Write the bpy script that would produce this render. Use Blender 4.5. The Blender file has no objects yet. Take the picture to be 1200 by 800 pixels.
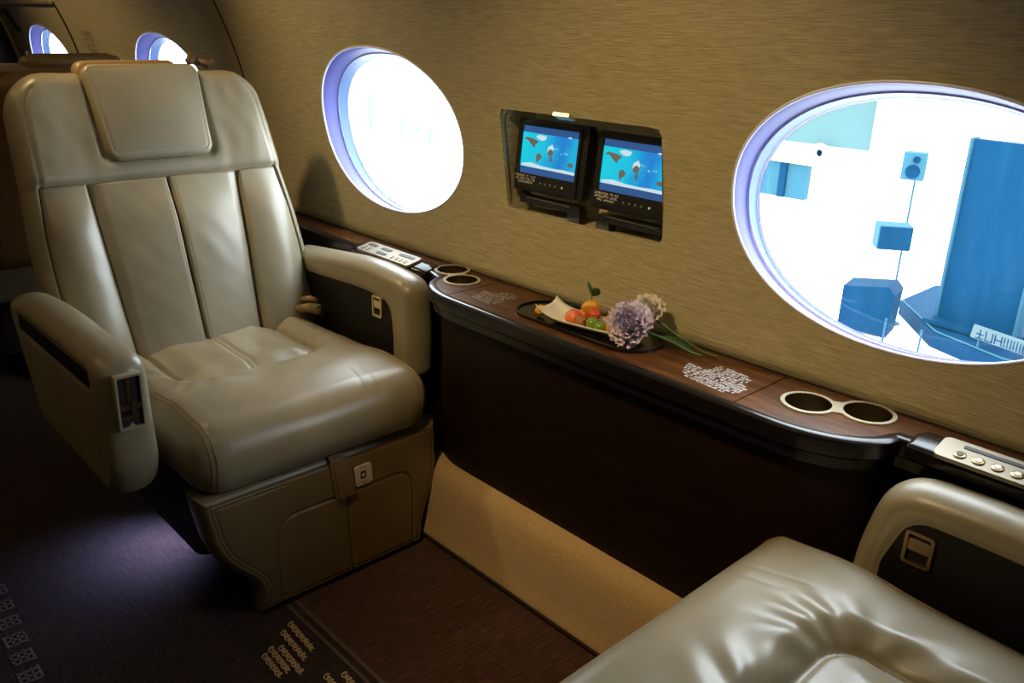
import bpy, bmesh, math, random
import numpy as np
from mathutils import Matrix, Vector
from mathutils.geometry import tessellate_polygon

scene = bpy.context.scene
COL = scene.collection
rng = random.Random(7)
nrng = np.random.RandomState(5)
PI = math.pi

# ------------------------------------------------------------------ camera
cam_d = bpy.data.cameras.new('camera')
cam_d.sensor_width = 36.0
cam_d.lens = 30.04
cam_d.clip_start = 0.01
cam_d.clip_end = 200
cam = bpy.data.objects.new('camera', cam_d)
COL.objects.link(cam)
_dx = -Vector((-1000, -400, 1001.4)).normalized()
_dy = Vector((1140, -343, 1001.4)).normalized()
_dz = _dx.cross(_dy)
_R = Matrix((_dx, _dy, _dz))
cam.matrix_world = Matrix((
    (_R[0][0], -_R[0][1], -_R[0][2], 0.0),
    (_R[1][0], -_R[1][1], -_R[1][2], 0.0),
    (_R[2][0], -_R[2][1], -_R[2][2], 1.25),
    (0, 0, 0, 1)))
scene.camera = cam

# ------------------------------------------------------------------ world, exposure
world = bpy.data.worlds.new('daylight')
scene.world = world
world.use_nodes = True
_bg = world.node_tree.nodes['Background']
_bg.inputs['Color'].default_value = (0.90, 0.96, 1.0, 1)
_bg.inputs['Strength'].default_value = 12.0
scene.view_settings.view_transform = 'Standard'
scene.view_settings.look = 'None'
scene.view_settings.gamma = 1.0
scene.view_settings.use_curve_mapping = False
scene.view_settings.exposure = 0.0
try:
    scene.cycles.max_bounces = 8
    scene.cycles.diffuse_bounces = 4
    scene.cycles.glossy_bounces = 4
    scene.cycles.transparent_max_bounces = 12
    scene.cycles.sample_clamp_indirect = 4.0
    scene.cycles.caustics_reflective = False
    scene.cycles.caustics_refractive = False
    scene.cycles.use_denoising = True
except Exception:
    pass


def lamp(name, kind, loc, aim, energy, color, size=0.1, size_y=None, cone=None, blend=0.6, parent=None):
    d = bpy.data.lights.new(name, kind)
    d.energy = energy
    d.color = color
    if kind == 'AREA':
        d.shape = 'RECTANGLE' if size_y else 'SQUARE'
        d.size = size
        if size_y:
            d.size_y = size_y
    else:
        d.shadow_soft_size = size
    if kind == 'SPOT':
        d.spot_size = cone
        d.spot_blend = blend
    o = bpy.data.objects.new(name, d)
    COL.objects.link(o)
    o.location = loc
    v = Vector(aim) - Vector(loc)
    o.rotation_euler = v.to_track_quat('-Z', 'Y').to_euler()
    if parent:
        o.parent = parent
    return o


WARM = (1.0, 0.73, 0.34)
# reading lights in the ceiling, turned towards the window side, and a weak fill light added over the aisle
lamp('reading_light', 'SPOT', (-0.95, 0.30, 1.78), (-0.98, 1.36, 0.62), 54, WARM, 0.05, cone=math.radians(76), blend=0.9)
lamp('reading_light', 'SPOT', (-2.40, 0.48, 1.78), (-1.95, 1.36, 0.80), 34, WARM, 0.05, cone=math.radians(84), blend=0.9)
lamp('reading_light', 'SPOT', (-4.0, 0.30, 1.78), (-4.0, 1.36, 1.0), 34, WARM, 0.05, cone=math.radians(90), blend=0.9)
lamp('aisle_fill', 'AREA', (-2.2, -0.12, 1.78), (-2.2, -0.02, 0), 3.5, WARM, 2.6, 0.25)
# one portal per window so that the daylight is sampled well
for _cx in (-4.725, -3.33, -1.935, -0.54, 0.855):
    for _py in (1.47,):
        pl_ = lamp('window_portal', 'AREA', (_cx, _py, 0.97), (_cx, 0.245, 0.97), 1, (1, 1, 1), 0.66, 0.46)
        pl_.data.cycles.is_portal = True

# ------------------------------------------------------------------ materials
MATS = {}


def mat(name, base=(0.5, 0.5, 0.5), rough=0.5, metal=0.0, spec=0.5, coat=0.0, coat_rough=0.05, emit=None, estr=1.0, sheen=0.0):
    m = bpy.data.materials.new(name)
    m.use_nodes = True
    b = m.node_tree.nodes['Principled BSDF']
    b.inputs['Base Color'].default_value = (*base, 1)
    b.inputs['Roughness'].default_value = rough
    b.inputs['Metallic'].default_value = metal
    b.inputs['Specular IOR Level'].default_value = spec
    b.inputs['Coat Weight'].default_value = coat
    b.inputs['Coat Roughness'].default_value = coat_rough
    b.inputs['Sheen Weight'].default_value = sheen
    if emit:
        b.inputs['Emission Color'].default_value = (*emit, 1)
        b.inputs['Emission Strength'].default_value = estr
    MATS[name] = m
    return m


def nodes_of(m):
    return m.node_tree.nodes, m.node_tree.links, m.node_tree.nodes['Principled BSDF']


def tex_coord(m, scale=(1, 1, 1)):
    n, l, b = nodes_of(m)
    tc = n.new('ShaderNodeTexCoord')
    mp = n.new('ShaderNodeMapping')
    mp.inputs['Scale'].default_value = scale
    l.new(tc.outputs['Object'], mp.inputs['Vector'])
    return mp.outputs['Vector']


def noise(m, vec, scale, detail=4, rough=0.5):
    n, l, b = nodes_of(m)
    t = n.new('ShaderNodeTexNoise')
    t.inputs['Scale'].default_value = scale
    t.inputs['Detail'].default_value = detail
    t.inputs['Roughness'].default_value = rough
    l.new(vec, t.inputs['Vector'])
    return t.outputs['Fac']


def ramp(m, fac, stops):
    n, l, b = nodes_of(m)
    r = n.new('ShaderNodeValToRGB')
    e = r.color_ramp.elements
    while len(e) < len(stops):
        e.new(0.5)
    for i, (p, c) in enumerate(stops):
        e[i].position = p
        e[i].color = (*c, 1)
    l.new(fac, r.inputs['Fac'])
    return r.outputs['Color']


def bump(m, height, strength=0.3, dist=0.002, prev=None):
    n, l, b = nodes_of(m)
    bp = n.new('ShaderNodeBump')
    bp.inputs['Strength'].default_value = strength
    bp.inputs['Distance'].default_value = dist
    l.new(height, bp.inputs['Height'])
    if prev is not None:
        l.new(prev, bp.inputs['Normal'])
    l.new(bp.outputs['Normal'], b.inputs['Normal'])
    return bp.outputs['Normal']


def leather(name, base, rough=0.36):
    m = mat(name, base, rough, spec=0.5, coat=0.20, coat_rough=0.30)
    n, l, b = nodes_of(m)
    v = tex_coord(m)
    big = noise(m, v, 6, 3)
    lo = tuple(c * 0.88 for c in base)
    hi = tuple(min(1, c * 1.08) for c in base)
    l.new(ramp(m, big, [(0.35, lo), (0.65, hi)]), b.inputs['Base Color'])
    vor = n.new('ShaderNodeTexVoronoi')
    vor.feature = 'DISTANCE_TO_EDGE'
    vor.inputs['Scale'].default_value = 420
    l.new(v, vor.inputs['Vector'])
    p = bump(m, vor.outputs['Distance'], 0.10, 0.0006)
    w = noise(m, v, 38, 5, 0.6)
    bump(m, w, 0.15, 0.003, p)
    r2 = ramp(m, noise(m, v, 14, 4), [(0.3, (rough - 0.015,) * 3), (0.7, (rough + 0.04,) * 3)])
    l.new(r2, b.inputs['Roughness'])
    return m


leather('leather', (0.285, 0.245, 0.162), 0.35)
leather('leather_tan', (0.26, 0.165, 0.065), 0.42)
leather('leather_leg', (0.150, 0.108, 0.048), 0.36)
leather('leather_dark', (0.007, 0.005, 0.004), 0.6)
MATS['leather_dark'].node_tree.nodes['Principled BSDF'].inputs['Specular IOR Level'].default_value = 0.2

# woven wall covering: threads run along the cabin
m = mat('wallcover', (0.40, 0.33, 0.22), 0.62, spec=0.35)
n, l, b = nodes_of(m)
v1 = tex_coord(m, (26, 1, 640))
v2 = tex_coord(m, (5, 1, 140))
n1, n2 = noise(m, v1, 1, 3, 0.6), noise(m, v2, 1, 2, 0.6)
l.new(ramp(m, n1, [(0.30, (0.31, 0.262, 0.155)), (0.70, (0.53, 0.455, 0.285))]), b.inputs['Base Color'])
p = bump(m, n1, 0.8, 0.0026)
bump(m, n2, 0.25, 0.0010, p)

# lacquered walnut
m = mat('walnut', (0.10, 0.04, 0.015), 0.45, spec=0.2, coat=0.15, coat_rough=0.10)
n, l, b = nodes_of(m)
va = tex_coord(m, (1.6, 9, 4))
na = noise(m, va, 6, 8, 0.62)
l.new(ramp(m, na, [(0.3, (0.034, 0.010, 0.003)), (0.52, (0.080, 0.028, 0.007)), (0.72, (0.155, 0.060, 0.016))]), b.inputs['Base Color'])

mat('lacquer', (0.008, 0.006, 0.006), 0.22, spec=0.35, coat=0.15)
mat('black_plastic', (0.010, 0.010, 0.011), 0.38)
mat('rubber', (0.012, 0.012, 0.012), 0.7)
mat('gold', (0.78, 0.62, 0.33), 0.28, metal=0.7)
mat('pale_gold', (0.66, 0.60, 0.45), 0.3, metal=0.55)
mat('champagne', (0.25, 0.21, 0.15), 0.45, metal=0.4)
mat('brushed_well', (0.26, 0.20, 0.105), 0.3, metal=1.0)
mat('bronze', (0.32, 0.22, 0.11), 0.35, metal=1.0)
mat('ink_dark', (0.012, 0.012, 0.014), 0.5)
mat('ink_white', (0.80, 0.80, 0.78), 0.6)
mat('ink_red', (0.35, 0.03, 0.02), 0.6)
mat('ink_silver', (0.52, 0.52, 0.53), 0.45)
mat('ink_tan', (0.50, 0.36, 0.20), 0.9)
mat('ink_grey', (0.15, 0.15, 0.16), 0.9)
mat('sticker', (0.62, 0.56, 0.44), 0.5)
mat('reveal', (0.085, 0.088, 0.27), 0.45, spec=0.15)  # lavender in the base colour imitates the blue fringe of window glare
mat('gasket', (0.035, 0.085, 0.23), 0.4)
mat('rim', (0.70, 0.70, 0.92), 0.3)
mat('ceiling_paint', (0.26, 0.22, 0.17), 0.7)
mat('dark_shell', (0.020, 0.016, 0.013), 0.6)
mat('ceramic', (0.78, 0.76, 0.70), 0.22)
mat('lamp_glow', (0.8, 0.8, 1.0), 0.4, emit=(0.62, 0.62, 1.0), estr=6.0)

# dado panel (dark brown veneer)
m = mat('dado', (0.022, 0.007, 0.004), 0.5, spec=0.25)
n, l, b = nodes_of(m)
nd = noise(m, tex_coord(m, (3, 3, 30)), 4, 5)
l.new(ramp(m, nd, [(0.3, (0.007, 0.0022, 0.0014)), (0.7, (0.0125, 0.0042, 0.0025))]), b.inputs['Base Color'])

# carpets
m = mat('carpet', (0.06, 0.03, 0.02), 0.95, spec=0.1, sheen=0.2)
n, l, b = nodes_of(m)
vc = tex_coord(m, (20, 170, 1))
nc = noise(m, vc, 1, 4, 0.7)
nb = noise(m, tex_coord(m, (3, 3, 1)), 2, 3)
l.new(ramp(m, nc, [(0.3, (0.009, 0.0042, 0.0032)), (0.55, (0.028, 0.013, 0.0085)), (0.78, (0.085, 0.044, 0.028))]), b.inputs['Base Color'])
bump(m, nc, 0.8, 0.004)
m = mat('carpet_cross', (0.06, 0.03, 0.02), 0.95, spec=0.1, sheen=0.2)
n, l, b = nodes_of(m)
nc = noise(m, tex_coord(m, (170, 18, 1)), 1, 4, 0.7)
l.new(ramp(m, nc, [(0.3, (0.022, 0.008, 0.005)), (0.55, (0.056, 0.022, 0.012)), (0.78, (0.13, 0.058, 0.032))]), b.inputs['Base Color'])
bump(m, nc, 0.8, 0.004)
m = mat('carpet_tan', (0.36, 0.25, 0.13), 0.95, spec=0.1, sheen=0.3)
n, l, b = nodes_of(m)
nt = noise(m, tex_coord(m, (1, 1, 1)), 260, 4, 0.7)
l.new(ramp(m, nt, [(0.3, (0.34, 0.22, 0.105)), (0.7, (0.52, 0.35, 0.18))]), b.inputs['Base Color'])
bump(m, nt, 0.5, 0.003)
mat('carpet_edge', (0.10, 0.07, 0.055), 0.95, spec=0.1)

# window pane: thin clear acrylic with a slight haze
m = bpy.data.materials.new('pane')
m.use_nodes = True
n, l = m.node_tree.nodes, m.node_tree.links
n.remove(n['Principled BSDF'])
tr = n.new('ShaderNodeBsdfTransparent'); tr.inputs['Color'].default_value = (0.93, 0.98, 1.0, 1)
gl = n.new('ShaderNodeBsdfGlossy'); gl.inputs['Roughness'].default_value = 0.03
df = n.new('ShaderNodeBsdfTranslucent'); df.inputs['Color'].default_value = (0.10, 0.50, 0.95, 1)
lw = n.new('ShaderNodeFresnel'); lw.inputs['IOR'].default_value = 1.35
mx1 = n.new('ShaderNodeMixShader'); mx2 = n.new('ShaderNodeMixShader')
tc = n.new('ShaderNodeTexCoord'); mp = n.new('ShaderNodeMapping'); mp.inputs['Scale'].default_value = (30, 1, 4)
mp.inputs['Rotation'].default_value = (0, 0.6, 0)
ns = n.new('ShaderNodeTexNoise'); ns.inputs['Scale'].default_value = 2.0; ns.inputs['Detail'].default_value = 6
l.new(tc.outputs['Object'], mp.inputs['Vector']); l.new(mp.outputs['Vector'], ns.inputs['Vector'])
rp = n.new('ShaderNodeMapRange'); rp.inputs['From Min'].default_value = 0.45; rp.inputs['From Max'].default_value = 0.8
rp.inputs['To Min'].default_value = 0.010; rp.inputs['To Max'].default_value = 0.026
l.new(ns.outputs['Fac'], rp.inputs['Value'])
l.new(rp.outputs['Result'], mx1.inputs['Fac']); l.new(tr.outputs[0], mx1.inputs[1]); l.new(df.outputs[0], mx1.inputs[2])
l.new(lw.outputs['Fac'], mx2.inputs['Fac']); l.new(mx1.outputs[0], mx2.inputs[1]); l.new(gl.outputs[0], mx2.inputs[2])
l.new(mx2.outputs[0], n['Material Output'].inputs['Surface'])
MATS['pane'] = m

# things beyond the windows; dark ones carry window haze as blue in their colour
mat('ground_white', (0.82, 0.83, 0.82), 0.8)
mat('wall_white', (0.85, 0.86, 0.86), 0.8)
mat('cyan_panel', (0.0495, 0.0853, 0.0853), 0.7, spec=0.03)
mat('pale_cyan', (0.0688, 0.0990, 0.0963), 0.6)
mat('haze_blue_board', (0.0008, 0.0170, 0.0430), 0.7, spec=0.03)
mat('haze_blue_dark', (0.0008, 0.0150, 0.0380), 0.7, spec=0.03)
mat('haze_blue_light', (0.0193, 0.0605, 0.0825), 0.7, spec=0.03)
mat('haze_blue_steel', (0.0165, 0.0495, 0.0770), 0.7, spec=0.03)
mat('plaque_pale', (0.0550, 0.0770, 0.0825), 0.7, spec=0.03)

# fruit and flowers
mat('papaya', (0.72, 0.16, 0.04), 0.35)
mat('mango', (0.75, 0.34, 0.03), 0.35)
mat('tomato', (0.60, 0.07, 0.03), 0.25)
mat('grape', (0.17, 0.28, 0.03), 0.22)
mat('fig', (0.33, 0.11, 0.03), 0.35)
mat('cantaloupe', (0.78, 0.26, 0.03), 0.4)
mat('leaf', (0.028, 0.075, 0.018), 0.45)
mat('stem_green', (0.07, 0.15, 0.035), 0.5)
m = mat('petal_lilac', (0.48, 0.33, 0.60), 0.6)
n, l, b = nodes_of(m)
l.new(ramp(m, noise(m, tex_coord(m), 60, 3), [(0.3, (0.56, 0.45, 0.64)), (0.7, (0.78, 0.70, 0.78))]), b.inputs['Base Color'])
mat('petal_white', (0.75, 0.68, 0.56), 0.6)
mat('knot_brown', (0.09, 0.045, 0.018), 0.55)

# ------------------------------------------------------------------ object helpers


def tag(o, label=None, cat=None, group=None, kind=None):
    if label: o['label'] = label
    if cat: o['category'] = cat
    if group: o['group'] = group
    if kind: o['kind'] = kind
    return o


def empty(name, loc=(0, 0, 0), parent=None):
    o = bpy.data.objects.new(name, None)
    o.empty_display_size = 0.05
    COL.objects.link(o)
    o.location = loc
    if parent: o.parent = parent
    return o


def mesh(name, verts, faces, material, parent=None, smooth=True, flip=False):
    me = bpy.data.meshes.new(name)
    if isinstance(verts, np.ndarray):
        verts = verts.tolist()
    if flip:
        faces = [tuple(reversed(f)) for f in faces]
    me.from_pydata(verts, [], faces)
    me.update()
    if smooth is True:
        me.polygons.foreach_set('use_smooth', [True] * len(me.polygons))
    if material:
        me.materials.append(MATS[material])
    o = bpy.data.objects.new(name, me)
    COL.objects.link(o)
    if parent: o.parent = parent
    if smooth == 'auto':
        me.polygons.foreach_set('use_smooth', [True] * len(me.polygons))
        me.set_sharp_from_angle(angle=math.radians(35))
    return o


class MB:
    """collects shapes into one mesh"""
    def __init__(self):
        self.v, self.f = [], []

    def add(self, v, f):
        k = len(self.v)
        self.v += [tuple(p) for p in v]
        self.f += [tuple(i + k for i in q) for q in f]

    def box(self, c, s, rot=None):
        x, y, z = (q / 2 for q in s)
        v = [Vector(p) for p in ((-x, -y, -z), (x, -y, -z), (x, y, -z), (-x, y, -z), (-x, -y, z), (x, -y, z), (x, y, z), (-x, y, z))]
        if rot is not None: v = [rot @ p for p in v]
        v = [p + Vector(c) for p in v]
        self.add(v, [(0, 3, 2, 1), (4, 5, 6, 7), (0, 1, 5, 4), (1, 2, 6, 5), (2, 3, 7, 6), (3, 0, 4, 7)])

    def tube(self, pts, r, seg=8, closed=False, caps=True):
        pts = [Vector(p) for p in pts]
        nP = len(pts)
        rs = r if isinstance(r, (list, tuple)) else [r] * nP
        vs, fs = [], []
        up = Vector((0, 0, 1))
        prev = None
        for i, p in enumerate(pts):
            a = pts[(i - 1) % nP] if (closed or i > 0) else p
            c = pts[(i + 1) % nP] if (closed or i < nP - 1) else p
            t = (c - a).normalized()
            if prev is None:
                s = t.cross(up)
                if s.length < 1e-3: s = t.cross(Vector((1, 0, 0)))
            else:
                s = prev - t * prev.dot(t)
            s.normalize(); prev = s
            u = s.cross(t)
            for k in range(seg):
                th = 2 * PI * k / seg
                vs.append(p + (s * math.cos(th) + u * math.sin(th)) * rs[i])
        for i in range(nP if closed else nP - 1):
            j = (i + 1) % nP
            for k in range(seg):
                k2 = (k + 1) % seg
                fs.append((i * seg + k, i * seg + k2, j * seg + k2, j * seg + k))
        if caps and not closed:
            fs.append(tuple(range(seg))[::-1])
            fs.append(tuple((nP - 1) * seg + k for k in range(seg)))
        self.add(vs, fs)

    def lathe(self, prof, c=(0, 0, 0), seg=32, M=None, cap0=True):
        vs, fs = [], []
        nP = len(prof)
        for (r, z) in prof:
            for k in range(seg):
                th = 2 * PI * k / seg
                p = Vector((r * math.cos(th), r * math.sin(th), z))
                if M is not None: p = M @ p
                vs.append(p + Vector(c))
        for i in range(nP - 1):
            for k in range(seg):
                k2 = (k + 1) % seg
                fs.append((i * seg + k, i * seg + k2, (i + 1) * seg + k2, (i + 1) * seg + k))
        if cap0 and prof[0][0] > 1e-6: fs.append(tuple(range(seg))[::-1])
        if prof[-1][0] > 1e-6: fs.append(tuple((nP - 1) * seg + k for k in range(seg)))
        self.add(vs, fs)

    def prism(self, poly, fn0, fn1, holes=()):
        """poly (2d, ccw) extruded between maps fn0 and fn1, with optional holes"""
        loops = [list(poly)] + [list(h) for h in holes]
        tri = tessellate_polygon([[Vector((p[0], p[1], 0)) for p in lp] for lp in loops])
        flat = [p for lp in loops for p in lp]
        N = len(flat)
        v = [fn0(*p) for p in flat] + [fn1(*p) for p in flat]
        f = []
        for t in tri:
            a, b_, c = t
            area = (flat[b_][0] - flat[a][0]) * (flat[c][1] - flat[a][1]) - (flat[b_][1] - flat[a][1]) * (flat[c][0] - flat[a][0])
            if area < 0: a, c = c, a
            f.append((a + N, b_ + N, c + N)); f.append((c, b_, a))
        k = 0
        for lp in loops:
            m_ = len(lp)
            for i in range(m_):
                j = (i + 1) % m_
                f.append((k + i, k + j, k + j + N, k + i + N))
            k += m_
        self.add(v, f)

    def build(self, name, material, parent=None, smooth='auto', M=None, recalc=True):
        v = self.v
        if M is not None: v = [M @ Vector(p) for p in v]
        o = mesh(name, v, self.f, material, parent, smooth=False)
        if recalc:
            bm = bmesh.new(); bm.from_mesh(o.data)
            bmesh.ops.recalc_face_normals(bm, faces=bm.faces)
            bm.to_mesh(o.data); bm.free()
        me = o.data
        if smooth:
            me.polygons.foreach_set('use_smooth', [True] * len(me.polygons))
            if smooth == 'auto': me.set_sharp_from_angle(angle=math.radians(38))
        return o


def rrect(x0, x1, y0, y1, r, seg=6):
    pts = []
    for cx, cy, a0 in ((x1 - r, y0 + r, -90), (x1 - r, y1 - r, 0), (x0 + r, y1 - r, 90), (x0 + r, y0 + r, 180)):
        for k in range(seg + 1):
            a = math.radians(a0 + 90 * k / seg)
            pts.append((cx + r * math.cos(a), cy + r * math.sin(a)))
    return pts


def round_poly(poly, r, seg=6):
    """rounds the corners of a polygon; r a number or one per corner"""
    N = len(poly)
    out = []
    for i in range(N):
        p = Vector(poly[i]).to_2d(); a = Vector(poly[i - 1]).to_2d(); c = Vector(poly[(i + 1) % N]).to_2d()
        rr = r[i] if isinstance(r, (list, tuple)) else r
        if rr < 1e-5:
            out.append(tuple(p)); continue
        u = (a - p); w = (c - p)
        d = min(rr, u.length * 0.49, w.length * 0.49)
        p0 = p + u.normalized() * d; p1 = p + w.normalized() * d
        for k in range(seg + 1):
            t = k / seg
            q = p0 * (1 - t) ** 2 + p * 2 * t * (1 - t) + p1 * t * t
            out.append((q.x, q.y))
    return out


def smoothstep(x):
    x = np.clip(x, 0, 1)
    return x * x * (3 - 2 * x)


def ed(d, r):
    q = np.clip(d / r, 0, 1)
    return np.sqrt(np.maximum(0, 1 - (1 - q) ** 2))


def sd_rrect(x, y, x0, x1, y0, y1, r):
    qx = np.abs(x - (x0 + x1) / 2) - (x1 - x0) / 2 + r
    qy = np.abs(y - (y0 + y1) / 2) - (y1 - y0) / 2 + r
    return np.minimum(np.maximum(qx, qy), 0) + np.hypot(np.maximum(qx, 0), np.maximum(qy, 0)) - r


_W = [(nrng.uniform(-1, 1), nrng.uniform(-1, 1), nrng.uniform(0, 6.28)) for _ in range(40)]


def wobble(x, y, scale, k0=0, n_=10):
    """smooth pseudo noise in -1..1"""
    s = 0
    for a, b_, p in _W[k0:k0 + n_]:
        s = s + np.sin((a * x + b_ * y) * scale * 6.28 + p)
    return s / n_ * 1.6


def pillow(lo, hi, s0, s1, nu, nv, top, bot, mix=0.55):
    """closed upholstered pad over the plane region lo(s) <= a <= hi(s), s0 <= s <= s1; top / bot(a, s, d) give
    the two surfaces, d being the distance to the outline.  Returns Nx3 (a, s, t) and faces"""
    k = np.linspace(0, 1, nv + 1)
    sv = s0 + (s1 - s0) * (mix * (0.5 - 0.5 * np.cos(PI * k)) + (1 - mix) * k)
    k = np.linspace(0, 1, nu + 1)
    uv = mix * (0.5 - 0.5 * np.cos(PI * k)) + (1 - mix) * k
    L = np.array([lo(s) for s in sv]); Hh = np.array([hi(s) for s in sv])
    A = L[:, None] + (Hh - L)[:, None] * uv[None, :]
    S = np.repeat(sv[:, None], nu + 1, 1)
    # outline
    bp = np.concatenate([np.stack([A[0, :], S[0, :]], 1), np.stack([A[1:, -1], S[1:, -1]], 1),
                         np.stack([A[-1, -2::-1], S[-1, -2::-1]], 1), np.stack([A[-2:0:-1, 0], S[-2:0:-1, 0]], 1)])
    P0 = bp; P1 = np.roll(bp, -1, 0); E = P1 - P0; EE = np.maximum((E * E).sum(1), 1e-14)
    Q = np.stack([A.ravel(), S.ravel()], 1)
    D = np.empty(len(Q))
    for c in range(0, len(Q), 2000):
        q = Q[c:c + 2000]
        t = ((q[:, None, 0] - P0[None, :, 0]) * E[None, :, 0] + (q[:, None, 1] - P0[None, :, 1]) * E[None, :, 1]) / EE
        t = np.clip(t, 0, 1)
        dx = q[:, None, 0] - P0[None, :, 0] - t * E[None, :, 0]
        dy = q[:, None, 1] - P0[None, :, 1] - t * E[None, :, 1]
        D[c:c + 2000] = np.sqrt((dx * dx + dy * dy).min(1))
    a, s = Q[:, 0], Q[:, 1]
    T = top(a, s, D); B = bot(a, s, D)
    W = nu + 1; N = len(Q)
    idx = np.arange(N).reshape(nv + 1, W)
    isb = np.zeros((nv + 1, W), bool); isb[0] = isb[-1] = True; isb[:, 0] = isb[:, -1] = True
    T2 = np.where(isb.ravel(), (T + B) / 2, T)
    verts = [np.stack([a, s, T2], 1)]
    inner = ~isb.ravel()
    bidx = np.arange(N)
    bidx[inner] = N + np.arange(inner.sum())
    verts.append(np.stack([a[inner], s[inner], B[inner]], 1))
    bi = bidx.reshape(nv + 1, W)
    q0, q1, q2, q3 = idx[:-1, :-1].ravel(), idx[:-1, 1:].ravel(), idx[1:, 1:].ravel(), idx[1:, :-1].ravel()
    r0, r1, r2, r3 = bi[:-1, :-1].ravel(), bi[:-1, 1:].ravel(), bi[1:, 1:].ravel(), bi[1:, :-1].ravel()
    F = list(zip(q0.tolist(), q1.tolist(), q2.tolist(), q3.tolist())) + list(zip(r3.tolist(), r2.tolist(), r1.tolist(), r0.tolist()))
    return np.concatenate(verts), F


def interp(xs, ys):
    return lambda s: float(np.interp(s, xs, ys))


def rows_of(poly):
    """lo(s), hi(s) of a convex-ish outline given as (a, s) points"""
    P = np.array(poly)

    def cross(s):
        xs = []
        for i in range(len(P)):
            p, q = P[i], P[(i + 1) % len(P)]
            if (p[1] - s) * (q[1] - s) <= 0 and abs(p[1] - q[1]) > 1e-9:
                t = (s - p[1]) / (q[1] - p[1]); xs.append(p[0] + t * (q[0] - p[0]))
            elif abs(p[1] - q[1]) <= 1e-9 and abs(p[1] - s) < 1e-9:
                xs += [p[0], q[0]]
        return (min(xs), max(xs)) if xs else (0, 0)
    e = 1e-5
    s0, s1 = P[:, 1].min() + e, P[:, 1].max() - e
    return (lambda s: cross(s)[0]), (lambda s: cross(s)[1]), s0, s1


def glyphs(mb, rows, fn, ch=0.006, cw=0.0045, lead=0.009, w=0.0008, words=True):
    """rows of small strokes that read as printed text too small to make out; rows are (indent, characters)"""
    for r, (ind, cnt) in enumerate(rows):
        x = ind
        for c in range(cnt):
            if words and rng.random() < 0.15:
                x += cw; continue
            y0 = -r * lead
            segs = rng.sample([(0, 0, 0, 1), (.8, 0, .8, 1), (0, 0, .8, 0), (0, .5, .8, .5), (0, 1, .8, 1), (.4, 0, .4, 1)], 3)
            for (xa, ya, xb, yb) in segs:
                xa, xb = x + xa * cw, x + xb * cw
                ya, yb = y0 - ya * ch, y0 - yb * ch
                p = [(xa - w / 2, ya + w / 2), (xb + w / 2, ya + w / 2), (xb + w / 2, yb - w / 2), (xa - w / 2, yb - w / 2)]
                mb.add([fn(*q) for q in p], [(0, 1, 2, 3)])
            x += cw * 1.15


# ------------------------------------------------------------------ cabin shell
YC, RW, ZC = 0.165, 1.2, 0.78


def yw(z):
    if z < 0.658: return 1.38
    return YC + math.sqrt(RW * RW - (z - ZC) ** 2)


XA, XB = -5.35, 2.2
WIN_X = [-4.725, -3.33, -1.935, -0.54, 0.855]
LEFT_X = []
WA, WB, WZ = 0.318, 0.216, 0.970
Z0, Z1 = 0.70, 1.26
NZ = 24
ZS = [Z0 + (Z1 - Z0) * i / NZ for i in range(NZ + 1)]


def oval(cx, n_=96, sa=1.0, sb=1.0):
    pts = []
    for k in range(n_):
        t = 2 * PI * k / n_
        c, s = math.cos(t), math.sin(t)
        e = 2 / 2.12
        pts.append((cx + WA * sa * math.copysign(abs(c) ** e, c), WZ + WB * sb * math.copysign(abs(s) ** e, s)))
    return pts


def patch(mb, x0, x1, hole, y_of=yw):
    """wall rectangle x0..x1, Z0..Z1 with a hole (ccw list)"""
    N = len(hole)
    cx = sum(p[0] for p in hole) / N; cz = sum(p[1] for p in hole) / N
    # rectangle boundary points, ccw from (x1, mid)
    rect = []
    for z in ZS: rect.append((x1, z))
    nX = 20
    for i in range(1, nX + 1): rect.append((x1 + (x0 - x1) * i / nX, Z1))
    for z in ZS[-2::-1]: rect.append((x0, z))
    for i in range(1, nX): rect.append((x0 + (x1 - x0) * i / nX, Z0))
    ang = lambda p: math.atan2((p[1] - cz), (p[0] - cx))
    ha = [ang(p) for p in hole]

    def ray_hole(a):
        d = (math.cos(a), math.sin(a))
        best = None
        for i in range(N):
            p, q = hole[i], hole[(i + 1) % N]
            ex, ez = q[0] - p[0], q[1] - p[1]
            den = d[0] * ez - d[1] * ex
            if abs(den) < 1e-12: continue
            t = ((p[0] - cx) * ez - (p[1] - cz) * ex) / den
            u = ((p[0] - cx) * d[1] - (p[1] - cz) * d[0]) / den
            if t > 0 and -1e-6 <= u <= 1 + 1e-6:
                best = t if best is None else min(best, t)
        return (cx + best * d[0], cz + best * d[1])
    inner = [ray_hole(ang(p)) for p in rect]
    K = 6
    V, F = [], []
    for k in range(K + 1):
        t = (k / K) ** 1.4
        for p, q in zip(inner, rect):
            x = p[0] + (q[0] - p[0]) * t; z = p[1] + (q[1] - p[1]) * t
            V.append((x, y_of(z), z))
    M_ = len(rect)
    for k in range(K):
        for i in range(M_):
            j = (i + 1) % M_
            F.append((k * M_ + i, (k + 1) * M_ + i, (k + 1) * M_ + j, k * M_ + j))
    mb.add(V, F)
    return inner


def arc_grid(mb, x0, x1, zs, f):
    V = [(x, f(z), z) for z in zs for x in (x0, x1)]
    F = [(2 * i, 2 * i + 1, 2 * i + 3, 2 * i + 2) for i in range(len(zs) - 1)]
    mb.add(V, F)


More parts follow.
